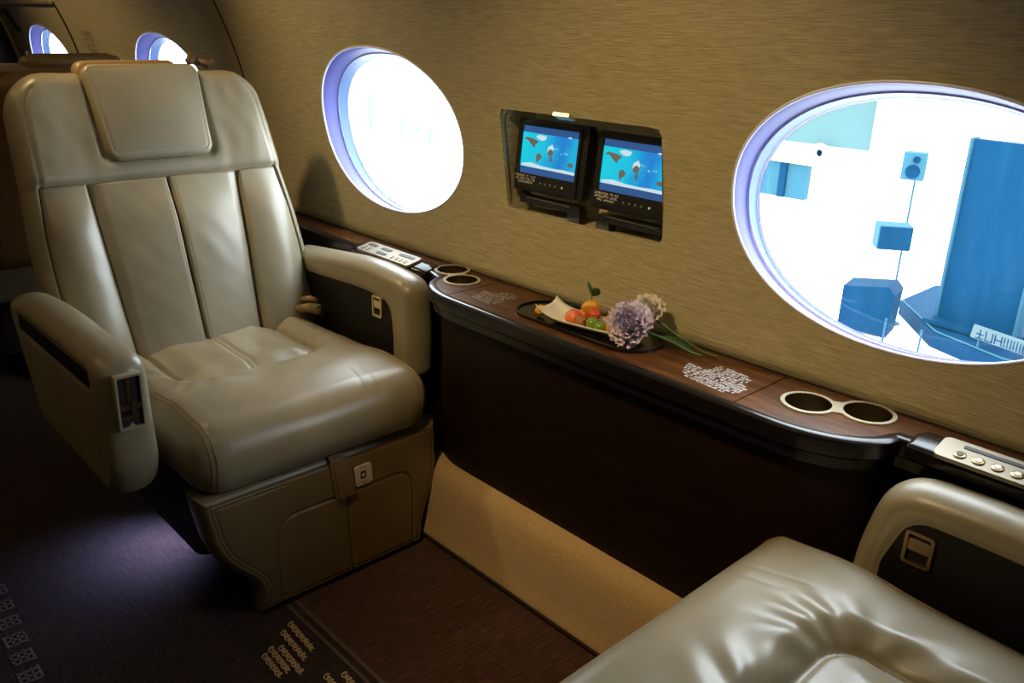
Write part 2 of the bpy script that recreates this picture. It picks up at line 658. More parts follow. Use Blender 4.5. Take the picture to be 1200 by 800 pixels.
wall = MB()
holes = {}
seam_x = [XA]
REC = rrect(-1.470, -1.013, 0.840, 1.070, 0.014)
cells = [(-5.10, -4.35, oval(-4.725)), (-3.70, -2.96, oval(-3.33)), (-2.31, -1.56, oval(-1.935)),
         (-1.56, -0.92, REC), (-0.92, -0.16, oval(-0.54)), (0.48, 1.23, oval(0.855))]
edges = {}
x = XA
for (a, b_, h) in cells:
    if a > x + 1e-6: arc_grid(wall, x, a, ZS, yw)
    edges[(a, b_)] = patch(wall, a, b_, h)
    x = b_
arc_grid(wall, x, XB, ZS, yw)
arc_grid(wall, XA, XB, [0.0, 0.656, 0.660, 0.68, 0.70], yw)
ztop = [Z1 + (1.80 - Z1) * i / 16 for i in range(17)]
arc_grid(wall, XA, XB, ztop, yw)
wr = tag(wall.build('wall_right', 'wallcover', smooth=True, recalc=False), kind='structure',
         label='curved cabin side wall with a woven beige covering')

YL = lambda z: 0.49 - yw(z)
left = MB()
x = XA
for cx_ in LEFT_X:
    a_, b_ = cx_ - 0.38, cx_ + 0.38
    a_ = max(a_, XA + 0.01)
    arc_grid(left, x, a_, ZS, YL)
    patch(left, a_, b_, oval(cx_), YL)
    x = b_
arc_grid(left, x, XB, ZS, YL)
arc_grid(left, XA, XB, [0.0, 0.656, 0.660, 0.68, 0.70], YL)
arc_grid(left, XA, XB, ztop, YL)
tag(left.build('wall_left', 'walnut', smooth=True, recalc=False), kind='structure')
cl = MB()
cl.box((-1.575, 0.245, 1.81), (XB - XA, 2 * (yw(1.80) - 0.245) + 0.02, 0.02))
tag(cl.build('ceiling', 'ceiling_paint'), kind='structure')
bk = MB(); bk.box((XA - 0.02, 0.245, 0.9), (0.04, 2.4, 1.9))
tag(bk.build('wall_back', 'dark_shell'), kind='structure')
bk = MB(); bk.box((XB + 0.02, 0.245, 0.9), (0.04, 2.4, 1.9))
tag(bk.build('wall_front', 'wallcover'), kind='structure')
fl = MB(); fl.box((-1.575, 0.245, -0.02), (XB - XA, 2.4, 0.04))
floor = tag(fl.build('floor', 'carpet'), kind='structure', label='dark brown ribbed cabin carpet')

# windows: reveal, rim, gasket, pane
for wi, (cx, side) in enumerate([(c_, 1) for c_ in WIN_X] + [(c_, -1) for c_ in LEFT_X]):
    O = oval(cx, 96)
    N = 96
    DEP = 0.052
    Y_ = (lambda y_: y_) if side > 0 else (lambda y_: 0.49 - y_)

    def ring(dt, sx, sz, drop=0.0):
        u = dt / DEP
        return [(cx + (p[0] - cx) * sx, Y_(yw(p[1]) + dt), WZ + (p[1] - WZ) * sz - 0.015 * u) for p in O]
    rings = [ring(0.0, 1.0, 1.0), ring(0.004, 0.995, 0.992), ring(0.025, 0.998, 0.990), ring(DEP, 1.0, 0.992)]
    F = [(k * N + i, k * N + (i + 1) % N, (k + 1) * N + (i + 1) % N, (k + 1) * N + i) for k in range(len(rings) - 1) for i in range(N)]
    w = tag(mesh('window_%d' % (wi + 1), [q for rg in rings for q in rg], F, 'reveal', flip=side < 0), kind='structure',
            label='oval cabin window with a glossy reveal tinted lavender to imitate window glare')
    last = rings[-1]
    quad = [(i, (i + 1) % N, N + (i + 1) % N, N + i) for i in range(N)]
    shr = lambda pts, k, dy: [(cx + (p[0] - cx) * k, p[1] + dy * side, WZ + (p[2] - WZ) * k) for p in pts]
    mesh('window_gasket', shr(last, 1.0, 0.0) + shr(last, 0.985, 0.001), quad, 'rim', w, flip=side < 0)
    mesh('window_pane', shr(last, 0.99, 0.002), [tuple(range(N))], 'pane', w, smooth=False, flip=side < 0)
    mesh('outer_sleeve', shr(last, 0.998, 0.003) + [(p[0], p[1] - 0.0, p[2] - 0.009) for p in shr(last, 0.992, 0.034)], quad, 'gasket', w, flip=side < 0)
    last = [(p[0], p[1], p[2] - 0.009) for p in shr(last, 0.992, 0.022)]
    mesh('outer_frame', shr(last, 1.10, 0.014) + shr(last, 0.985, 0.014), quad, 'rim', w, flip=side < 0)
    rim = MB()
    rim.tube([(p[0], Y_(yw(p[1]) + 0.001), p[1]) for p in oval(cx, 96, 0.996, 0.994)], 0.0030, 8, closed=True)
    rim.build('window_rim', 'rim', w, smooth=True)

# monitor recess: lining behind the opening
rec = MB()
x0, x1, z0, z1, yb = -1.478, -0.95, 0.832, 1.078, 1.455
rp0 = edges[(-1.56, -0.92)]
rc = empty('trim_1'); tag(rc, kind='structure', label='recess in the wall that holds the two fold-away screens')
lip = MB()
fr = [(p[0], yw(p[1]), p[1]) for p in REC]
bkp = [(p[0], yw(p[1]) + 0.010, p[1]) for p in REC]
NN = len(REC)
lip.add(fr + bkp, [(i, (i + 1) % NN, NN + (i + 1) % NN, NN + i) for i in range(NN)])
lip.build('recess_lip', 'wallcover', rc)
rec.add([(x0, yw(z0) + 0.008, z0), (x1, yw(z0) + 0.008, z0), (x1, yb, z0), (x0, yb, z0),
         (x0, yw(z1) + 0.008, z1), (x1, yw(z1) + 0.008, z1), (x1, yb, z1), (x0, yb, z1)],
        [(0, 1, 2, 3), (7, 6, 5, 4), (3, 2, 6, 7), (0, 3, 7, 4), (2, 1, 5, 6)])
rec.build('recess_lining', 'wallcover', rc, smooth=False, recalc=False)
lt = MB(); lt.box((-1.262, yw(1.07) - 0.004, 1.0700), (0.046, 0.024, 0.008), Matrix.Rotation(math.radians(-24), 3, 'X'))
lt.build('recess_latch', 'pale_gold', rc)

# seam between the wall panels, drop-down panel near the far bulkhead
sm = MB()
sm.tube([(-2.70, yw(0.70 + 0.06 * i) - 0.0002, 0.70 + 0.06 * i) for i in range(18)], 0.0028, 6)
tag(sm.build('trim_2', 'ink_dark', smooth=True), kind='structure', label='dark joint line between two wall panels')
pn = empty('trim_3'); tag(pn, kind='structure', label='brass edged fold-down wall panel by the far bulkhead')
g = MB(); g.tube([(-5.28 + 0.2 * i, yw(1.285) - 0.012, 1.285) for i in range(6)], 0.010, 6)
g.build('brass_edge', 'gold', pn)
g = MB(); g.tube([(-4.28, yw(1.285 - 0.04 * i) - 0.002, 1.285 - 0.04 * i) for i in range(8)], 0.005, 6); g.build('panel_edge', 'dark_shell', pn)
g = MB(); g.tube([(-5.27, yw(1.285 - 0.05 * i) - 0.006, 1.285 - 0.05 * i) for i in range(12)], 0.012, 6); g.build('panel_edge', 'gold', pn)
g = MB()
for i in range(3):
    za, zb = 1.25 - 0.035 * i, 1.25 - 0.035 * (i + 1)
    g.add([(-5.18 + 0.02 * i, yw(za) - 0.003, za), (-5.10 + 0.02 * i, yw(za) - 0.003, za), (-5.08 + 0.02 * i, yw(zb) - 0.003, zb), (-5.16 + 0.02 * i, yw(zb) - 0.003, zb)], [(0, 1, 2, 3)])
g.build('slot', 'ink_dark', pn)
g = MB(); g.box((-5.10, yw(1.0) - 0.012, 1.005), (0.03, 0.02, 0.10)); g.build('latch', 'pale_gold', pn)
g = MB(); glyphs(g, [(0, 7), (0, 7), (0, 6), (0, 7), (0, 5)], lambda a, c: (-4.12 + a * 2.6, yw(1.17 + c * 1.9) - 0.002, 1.17 + c * 1.9), 0.0075, 0.006, 0.0125, 0.0012)
g.build('lettering', 'ink_grey', pn)['kind'] = 'stuff'

# baseboard (carpeted toe ramp) on the window side
prof = [(1.146, 0.0), (1.138, 0.010), (1.136, 0.024), (1.138, 0.036), (1.143, 0.050), (1.146, 0.075), (1.149, 0.11), (1.153, 0.15), (1.158, 0.18), (1.167, 0.200), (1.180, 0.211), (1.196, 0.214), (1.225, 0.214)]
xs = [-1.56 + 0.02 * i for i in range(60)]
V = [(xx, p[0], p[1]) for xx in xs for p in prof]
nP = len(prof)
F = [(i * nP + k, (i + 1) * nP + k, (i + 1) * nP + k + 1, i * nP + k + 1) for i in range(len(xs) - 1) for k in range(nP - 1)]
bb = tag(mesh('baseboard_right', V, F, 'carpet_tan'), kind='structure', label='tan carpeted toe ramp along the foot of the side wall')
bb.data.materials.append(MATS['carpet_edge'])
for pol in bb.data.polygons:
    if pol.index % (nP - 1) < 2: pol.material_index = 1

q = MB(); q.box((-0.95, 0.958, 0.001), (1.15, 0.372, 0.003)); o = q.build('carpet_inset', 'carpet_cross', floor); o['label'] = 'reddish brown carpet in the footwell'
# floor trims: seat track cover between the two carpets
tk = MB()
for (ya, w_) in ((0.741, 0.007), (0.763, 0.009)):
    tk.box((-1.02, ya, 0.002), (0.96, w_, 0.005))
tag(tk.build('trim_4', 'carpet_edge'), kind='structure', label='narrow double seat track cover in the carpet')

# writing woven into the carpet
lt = MB()
rows = [(0.625, -1.39, 8), (0.645, -1.40, 9), (0.663, -1.39, 10), (0.690, -1.43, 11), (0.716, -1.445, 11), (0.640, -1.245, 8), (0.690, -1.255, 9), (0.72, -1.235, 8)]
for (yy, xx, cnt) in rows:
    pts = []
    for i in range(cnt * 8):
        t = i / 8 * 2 * PI
        pts.append((xx + i / 8 * 0.0100 + 0.0052 * math.cos(t), yy - 0.06 * (i / 8 * 0.0100) + 0.0056 * math.sin(t) * (1 + 0.3 * math.sin(i * 0.37)), 0.0012))
    lt.tube(pts, 0.0016, 5)
lo_ = lt.build('floor_lettering', 'ink_tan', floor, smooth=True); lo_['label'] = 'tan looped lettering on the carpet'
lt = MB()
for k in range(6):
    cx_, cy_ = -1.98 + 0.068 * k, 0.268 - 0.004 * k
    for q in range(4):
        lt.box((cx_ + rng.uniform(-.004, .004), cy_ - 0.019 + 0.0125 * q, 0.0008), (0.042, 0.0045, 0.0015))
    for q in range(3):
        lt.box((cx_ - 0.017 + 0.017 * q, cy_ + rng.uniform(-.004, .004), 0.0008), (0.0055, 0.038, 0.0015))
lo_ = lt.build('floor_lettering', 'ink_grey', floor, smooth=False); lo_['label'] = 'grey block lettering on the aisle carpet'

# ------------------------------------------------------------------ side ledge
ZL = 0.660


def bulge(y_in, y_out, xl0, xl1, xr0, xr1):
    """front outline of the ledge: recessed behind the seats, bulging between them"""
    pts = [(-2.70, y_out), (xl0 - 0.05, y_out)]
    for k in range(1, 17):
        t = k / 16
        pts.append((xl0 + (xl1 - xl0) * (1 - math.cos(t * PI / 2)) - 0.0, y_out + (y_in - y_out) * math.sin(t * PI / 2)))
    for k in range(0, 17):
        t = k / 16
        pts.append((xr0 + (xr1 - xr0) * math.sin(t * PI / 2), y_in + (y_out - y_in) * (1 - math.cos(t * PI / 2))))
    pts += [(xr1 + 0.06, y_out), (1.60, y_out)]
    return pts


ledge = tag(empty('side_ledge', (0, 0, 0)), 'long glossy walnut side ledge with black edge running below the windows', 'ledge')
front = bulge(1.168, 1.275, -1.60, -1.44, -0.62, -0.46)


def cups_at(cx, cy, ang):
    d = Vector((math.cos(ang), math.sin(ang)))
    return [(cx - d.x * 0.047, cy - d.y * 0.047), (cx + d.x * 0.047, cy + d.y * 0.047)]


CUPS_R = cups_at(-0.572, 1.293, math.radians(25))
CUPS_L = cups_at(-1.580, 1.300, math.radians(155))


def circle(c, r, n_=32, cw=False):
    p = [(c[0] + r * math.cos(2 * PI * k / n_), c[1] + r * math.sin(2 * PI * k / n_)) for k in range(n_)]
    return p[::-1] if cw else p


def cut_front(xa, xb, inset):
    """part of the front outline between xa and xb, inset towards the wall"""
    fx = [p[0] for p in front]; fy = [p[1] + inset for p in front]
    pts = [(xa, float(np.interp(xa, fx, fy)))] + [(x_, y_) for x_, y_ in zip(fx, fy) if xa < x_ < xb] + [(xb, float(np.interp(xb, fx, fy)))]
    return pts


for (xa, xb, hs) in ((-2.70, -1.4715, CUPS_L), (-1.4685, -0.7015, []), (-0.6985, 1.6, CUPS_R)):
    outer = cut_front(xa, xb, 0.010) + [(xb, 1.352), (xa, 1.352)]
    pm = MB()
    pm.prism(outer, lambda a, c: (a, c, ZL - 0.016), lambda a, c: (a, c, ZL), [circle(h, 0.0405, 32, True) for h in hs])
    pm.build('ledge_top', 'walnut', ledge)
# black lacquered front edge (a moulding with a rounded nose)
fp = [Vector(p) for p in front]
prof = [(0.012, 0.0), (0.003, 0.0006), (-0.004, -0.0008), (-0.0075, -0.004), (-0.0085, -0.009), (-0.0075, -0.030), (-0.004, -0.034), (0.004, -0.036), (0.004, -0.056), (0.012, -0.062), (0.05, -0.062)]
V, F = [], []
for i, p in enumerate(fp):
    a = fp[max(0, i - 1)]; c = fp[min(len(fp) - 1, i + 1)]
    t = (c - a).normalized(); nrm = Vector((-t.y, t.x))
    for (o_, z_) in prof:
        q = p + nrm * o_
        V.append((q.x, q.y, ZL + z_))
nP = len(prof)
F = [(i * nP + k, i * nP + k + 1, (i + 1) * nP + k + 1, (i + 1) * nP + k) for i in range(len(fp) - 1) for k in range(nP - 1)]
eo = mesh('ledge_edge', V, F, 'lacquer', ledge, smooth='auto', flip=True); eo['label'] = 'black lacquered front edge'
sg = MB(); sg.box((-0.55, 1.3543, ZL - 0.004), (4.3, 0.004, 0.012)); sg.build('ledge_shadow_strip', 'ink_dark', ledge)  # dark strip stands in for the shadow gap against the wall
# writing on the ledge
g = MB()
glyphs(g, [(0.045, 11), (0.040, 13), (0.036, 12), (0.0, 18), (0.004, 20), (0.008, 20), (0.012, 18), (0.018, 15)], lambda a, c: (-1.440 + a * 0.86, 1.305 + c * 1.25 - a * 0.10, ZL + 0.0006), 0.0052, 0.0046, 0.0092, 0.0008)
o_ = g.build('ledge_lettering', 'ink_silver', ledge, smooth=False, recalc=False); o_['label'] = 'small faint lettering at the left end'
g = MB()
glyphs(g, [(0.048, 12), (0.045, 15), (0.042, 16), (0.038, 16), (0.0, 25), (0.004, 26), (0.008, 27), (0.014, 25), (0.020, 22), (0.030, 17)], lambda a, c: (-0.855 + a * 1.0, 1.306 + c * 1.15 - a * 0.10, ZL + 0.0006), 0.0054, 0.0047, 0.0085, 0.0010)
o_ = g.build('ledge_lettering', 'ink_white', ledge, smooth=False, recalc=False); o_['label'] = 'white lettering at the right'

# side panel (dado) below the ledge
dd = MB()
dfront = [(p[0], p[1] + 0.030) for p in front]
V = [(p[0], p[1], z) for p in dfront for z in (0.0, 0.20, 0.40, ZL - 0.055)]
F = [(i * 4 + k, (i + 1) * 4 + k, (i + 1) * 4 + k + 1, i * 4 + k + 1) for i in range(len(dfront) - 1) for k in range(3)]
do = mesh('lower_panel', V, F, 'dado', ledge); do['label'] = 'dark brown veneer lower panel'


def cup_holder(cups, ang, label):
    c = ((cups[0][0] + cups[1][0]) / 2, (cups[0][1] + cups[1][1]) / 2)
    root = tag(empty('cup_holder', (c[0], c[1], ZL)), label, 'cup holder', 'double cup holders in the ledge')
    pl = MB()
    lobe = []
    hx = 0.047
    R_ = 0.0455
    for k in range(25):
        a = math.radians(-150 + 300 * k / 24); lobe.append((hx + R_ * math.cos(a), R_ * math.sin(a)))
    for k in range(25):
        a = math.radians(30 + 300 * k / 24); lobe.append((-hx + R_ * math.cos(a), R_ * math.sin(a)))
    rot = Matrix.Rotation(ang, 3, 'Z')
    pl.prism(lobe, lambda a, b2: tuple(rot @ Vector((a, b2, 0.0))), lambda a, b2: tuple(rot @ Vector((a, b2, 0.003))),
             [circle((hx, 0), 0.0385, 32, True), circle((-hx, 0), 0.0385, 32, True)])
    pl.build('rim_plate', 'pale_gold', root)
    for s in (-1, 1):
        q = rot @ Vector((s * hx, 0, 0))
        cu = MB()
        cu.lathe([(0.0385, 0.003), (0.0380, -0.002), (0.0372, -0.045), (0.0345, -0.0515), (0.0, -0.052)], q, 40, cap0=False)
        cu.build('cup_well', 'brushed_well', root, smooth='auto', recalc=False)
    return root


cup_holder(CUPS_L, math.radians(155), 'gold rimmed double cup holder in the ledge beside the left seat armrest')
cup_holder(CUPS_R, math.radians(25), 'gold rimmed double cup holder in the ledge under the big right window')


def control_panel(cx, sx, label, variant):
    """champagne control plate on a black block at the ledge edge; sx mirrors the layout"""
    root = tag(empty('control_panel', (cx, 1.274, ZL - 0.002)), label, 'control panel', 'seat control panels on the ledge')
    blk = MB()
    pr = round_poly([(-0.030, -0.020), (0.036, -0.045), (0.040, 0.006), (0.008, 0.014), (-0.032, 0.004)], [0.004, 0.004, 0.008, 0.012, 0.012], 5)
    L = 0.150
    stations = [(-L - 0.012, 0.55), (-L - 0.008, 0.85), (-L, 1.0), (L, 1.0), (L + 0.014, 0.8), (L + 0.019, 0.45)]
    V, F = [], []
    for (xx, sc_) in stations:
        for (a, z_) in pr: V.append((xx * sx, a * sc_ + 0.004, (z_ + 0.02) * sc_ - 0.02))
    n_ = len(pr)
    for i in range(len(stations) - 1):
        for k in range(n_):
            F.append((i * n_ + k, i * n_ + (k + 1) % n_, (i + 1) * n_ + (k + 1) % n_, (i + 1) * n_ + k))
    F.append(tuple(range(n_))); F.append(tuple((len(stations) - 1) * n_ + k for k in range(n_))[::-1])
    blk.add(V, F)
    blk.build('panel_base', 'lacquer', root)
    M = Matrix.Translation((0.0, -0.010, 0.0125)) @ Matrix.Rotation(math.radians(12), 4, 'X')
    pl = MB()
    hl = 0.116
    pl.prism(rrect(-hl, hl, -0.026, 0.026, 0.010), lambda a, c: (a, c, -0.004), lambda a, c: (a, c, 0.003))
    pl.build('face_plate', 'champagne', root, M=M)

    def slot(x_, y_, w_, h_, name='button', mt='ink_dark', z=0.0042):
        s_ = MB(); s_.prism(rrect(x_ * sx - w_ / 2, x_ * sx + w_ / 2, y_ - h_ / 2, y_ + h_ / 2, min(w_, h_) * 0.3, 3), lambda a, c: (a, c, 0.0025), lambda a, c: (a, c, z))
        return s_.build(name, mt, root, M=M)
    if variant == 0:
        for x_, w_ in ((-0.085, 0.035), (-0.022, 0.042), (0.068, 0.062)): slot(x_, 0.011, w_, 0.011)
        slot(-0.015, -0.012, 0.042, 0.011)
        for x_ in (-0.098, -0.078): slot(x_, -0.011, 0.008, 0.017, 'button', 'ink_dark'); slot(x_ + 0.001, -0.011, 0.003, 0.014, 'key_mark', 'gold', 0.0048)
        for k in range(4): slot(0.034 + 0.019 * k, -0.012, 0.011, 0.015, 'button', 'bronze'); slot(0.034 + 0.019 * k, -0.012, 0.004, 0.012, 'key_mark', 'ink_dark', 0.0048)
    else:
        slot(-0.036, 0.013, 0.098, 0.007, 'slot')
        for x_ in (0.050, 0.098): slot(x_, 0.012, 0.036, 0.007, 'slot'); slot(x_, -0.010, 0.036, 0.007, 'slot')
        for k in range(4):
            b_ = MB(); cxx = (-0.082 + 0.026 * k) * sx
            b_.lathe([(0.0088, 0.0025), (0.0088, 0.0045), (0.0070, 0.0055), (0.0, 0.0055)], (cxx, -0.010, 0), 20)
            b_.build('button', 'bronze', root, M=M)
            b_ = MB(); b_.lathe([(0.0052, 0.0054), (0.0048, 0.0066), (0.0, 0.0068)], (cxx, -0.010, 0), 16)
            b_.build('button_cap', 'ink_white' if k else 'ink_dark', root, M=M)
    return root


control_panel(-1.820, 1, 'small champagne control panel on the ledge beside the left seat', 0)
control_panel(-0.280, 1, 'champagne control panel with round buttons on the ledge beside the near right seat', 1)

# ------------------------------------------------------------------ monitors


def blob(cx, cy, rx, ry, n_=12, j=0.35):
    return [(cx + rx * (1 + rng.uniform(-j, j)) * math.cos(2 * PI * k / n_), cy + ry * (1 + rng.uniform(-j, j)) * math.sin(2 * PI * k / n_)) for k in range(n_)]


# land outlines on the moving map, in screen units (0..1, 0..1)
LAND = [
    ([(.03, .70), (.08, .76), (.15, .75), (.22, .74), (.30, .70), (.28, .66), (.24, .62), (.25, .56), (.20, .58), (.15, .64), (.10, .70)], 'map_land'),
    ([(.29, .44), (.34, .46), (.39, .40), (.37, .34), (.33, .30), (.31, .24), (.29, .30), (.28, .38)], 'map_land'),
    ([(.48, .52), (.52, .58), (.57, .56), (.58, .50), (.56, .44), (.575, .36), (.55, .30), (.525, .34), (.53, .44), (.48, .46)], 'map_land'),
    ([(.84, .33), (.90, .37), (.95, .34), (.93, .28), (.87, .28)], 'map_land'),
    ([(.24, .80), (.32, .84), (.44, .82), (.42, .75), (.36, .72), (.30, .74)], 'map_ice'),
    ([(.48, .62), (.55, .68), (.58, .60), (.57, .50), (.52, .53), (.47, .50)], 'map_ice'),
    ([(.02, .20), (.20, .24), (.40, .20), (.60, .19), (.80, .20), (.98, .19), (.98, .13), (.60, .14), (.30, .14), (.02, .15)], 'map_ice'),
    ([(.80, .86), (.84, .88), (.88, .87), (.85, .84)], 'map_ice'),
]
mat('map_land', (0.05, 0.05, 0.05), 0.3, emit=(0.11, 0.105, 0.095), estr=1.0)
mat('map_ice', (0.05, 0.05, 0.05), 0.3, emit=(0.62, 0.80, 0.88), estr=0.9)
mat('map_band', (0.02, 0.02, 0.02), 0.3, emit=(0.020, 0.085, 0.26), estr=1.0)
m = mat('map_sea', (0.02, 0.02, 0.02), 0.3, emit=(0.0, 0.45, 0.75), estr=1.0)
n, l, b = nodes_of(m)
tcv = n.new('ShaderNodeTexCoord'); sp = n.new('ShaderNodeSeparateXYZ'); l.new(tcv.outputs['Object'], sp.inputs[0])
nz = noise(m, tex_coord(m, (1, 1, 1)), 22, 3)
ad = n.new('ShaderNodeMath'); ad.operation = 'MULTIPLY_ADD'; l.new(nz, ad.inputs[0]); ad.inputs[1].default_value = 0.10; l.new(sp.outputs['X'], ad.inputs[2])
mr = n.new('ShaderNodeMapRange'); l.new(ad.outputs[0], mr.inputs['Value']); mr.inputs['From Min'].default_value = -0.05; mr.inputs['From Max'].default_value = 0.13
l.new(ramp(m, mr.outputs['Result'], [(0.0, (0.0, 0.62, 0.74)), (0.45, (0.0, 0.50, 0.74)), (0.75, (0.005, 0.20, 0.62)), (1.0, (0.0, 0.42, 0.72))]), b.inputs['Emission Color'])


def monitor(cx, yfront, zc, label, arm_dir):
    root = tag(empty('monitor', (cx, yfront, zc)), label, 'monitor', 'fold-away monitors in the wall recess')
    tilt = Matrix.Rotation(math.radians(-6), 4, 'X')
    # local: a = along x, c = up, towards the cabin = -y
    f = lambda y_: (lambda a, c: (a, y_, c))
    bd = MB(); bd.prism(round_poly([(-0.108, -0.086), (0.100, -0.086), (0.110, -0.078), (0.110, 0.068), (0.102, 0.076), (-0.104, 0.076), (-0.108, 0.070)], 0.004, 3), f(0.024), f(0.0))
    bd.build('housing', 'black_plastic', root, M=tilt)
    bz = MB(); bz.prism(rrect(-0.100, 0.092, -0.080, 0.070, 0.004, 3), f(0.0), f(-0.004), [rrect(-0.0905, 0.0845, -0.046, 0.0605, 0.002, 2)[::-1]])
    bz.build('bezel', 'black_plastic', root, M=tilt)
    sx0, sx1, sz0, sz1 = -0.0905, 0.0845, -0.046, 0.0605
    sc = MB(); sc.add([(sx0, -0.0005, sz0), (sx1, -0.0005, sz0), (sx1, -0.0005, sz1), (sx0, -0.0005, sz1)], [(0, 1, 2, 3)])
    scr = sc.build('screen', 'map_band', root, smooth=False, M=tilt, recalc=False)
    sea = MB(); H = sz1 - sz0
    za, zb = sz0 + 0.14 * H, sz0 + 0.86 * H
    sea.add([(sx0, -0.0010, za), (sx1, -0.0010, za), (sx1, -0.0010, zb), (sx0, -0.0010, zb)], [(0, 1, 2, 3)])
    sea.build('map_sea', 'map_sea', scr, smooth=False, M=tilt, recalc=False)
    for kind in ('map_land', 'map_ice'):
        for poly, kk in LAND:
            if kk != kind: continue
            ld = MB()
            pts = [(sx0 + p[0] * (sx1 - sx0), sz0 + p[1] * H) for p in poly]
            tri = tessellate_polygon([[Vector((p[0], p[1], 0)) for p in pts]])
            yy = -0.0014 if kind == 'map_ice' else -0.0018
            ld.add([(p[0], yy, p[1]) for p in pts], [tuple(t) for t in tri])
            ld.build(kind, kind, scr, smooth=False, M=tilt)
    ld = MB()
    glyphs(ld, [(0.0, 5)], lambda a, c: (0.008 + a, -0.0018, 0.020 + c - a * 0.1), 0.0022, 0.0030, 0.004, 0.0005)
    glyphs(ld, [(0.0, 2)], lambda a, c: (0.032 + a, -0.0018, 0.010 + c), 0.0022, 0.0030, 0.004, 0.0007)
    glyphs(ld, [(0.0, 3)], lambda a, c: (0.046 + a, -0.0018, 0.012 + c), 0.0022, 0.0030, 0.004, 0.0007)
    ld.build('map_lettering', 'map_ice', scr, smooth=False, M=tilt)['kind'] = 'stuff'
    g = MB(); glyphs(g, [(0, 14), (0.002, 13), (0.009, 10)], lambda a, c: (-0.098 + a, -0.0044, -0.050 + c), 0.0040, 0.0042, 0.0068, 0.0007)
    g.build('lettering', 'ink_white', root, smooth=False, M=tilt, recalc=False)['kind'] = 'stuff'
    for k in range(5):
        b_ = MB(); b_.lathe([(0.0026, 0), (0.0026, 0.0016), (0, 0.0018)], (0, 0, 0), 12, Matrix.Translation((-0.016 + 0.0155 * k + (0.006 if k == 4 else 0), -0.004, -0.063)).to_3x3().to_4x4() @ Matrix.Rotation(PI / 2, 4, 'X'))
        o2 = b_.build('button', 'ink_white' if k == 4 else 'ink_grey', root, M=tilt @ Matrix.Translation((-0.016 + 0.0155 * k + (0.006 if k == 4 else 0), -0.004, -0.063)))
    # folded support arm below the screen
    a_ = MB()
    z_ = -0.108
    a_.box((0.0, 0.012, z_), (0.190, 0.020, 0.017))
    a_.box((0.080 * arm_dir, 0.012, z_ - 0.016), (0.036, 0.024, 0.034))
    a_.tube([(-0.085 * arm_dir, 0.012, z_ - 0.004), (-0.085 * arm_dir, 0.012, z_ + 0.030)], 0.009, 12)
    a_.tube([(-0.07, 0.001, z_ + 0.006), (0.07, 0.001, z_ + 0.004)], 0.003, 8)
    a_.build('support_arm', 'black_plastic', root)
    kb = MB(); kb.lathe([(0.010, 0), (0.011, 0.010), (0.006, 0.014), (0, 0.014)], (-0.086 * arm_dir, 0.012, z_ + 0.006), 14); kb.build('pivot_knob', 'rubber', root)
    return root


monitor(-1.358, 1.385, 0.972, 'left of the two small black monitors showing a blue world map', 1)
monitor(-1.112, 1.385, 0.968, 'right of the two small black monitors showing a blue world map', -1)

# ------------------------------------------------------------------ seats
SYC = 0.858
SIN, COS = math.sin(math.radians(22.3)), math.cos(math.radians(22.3))


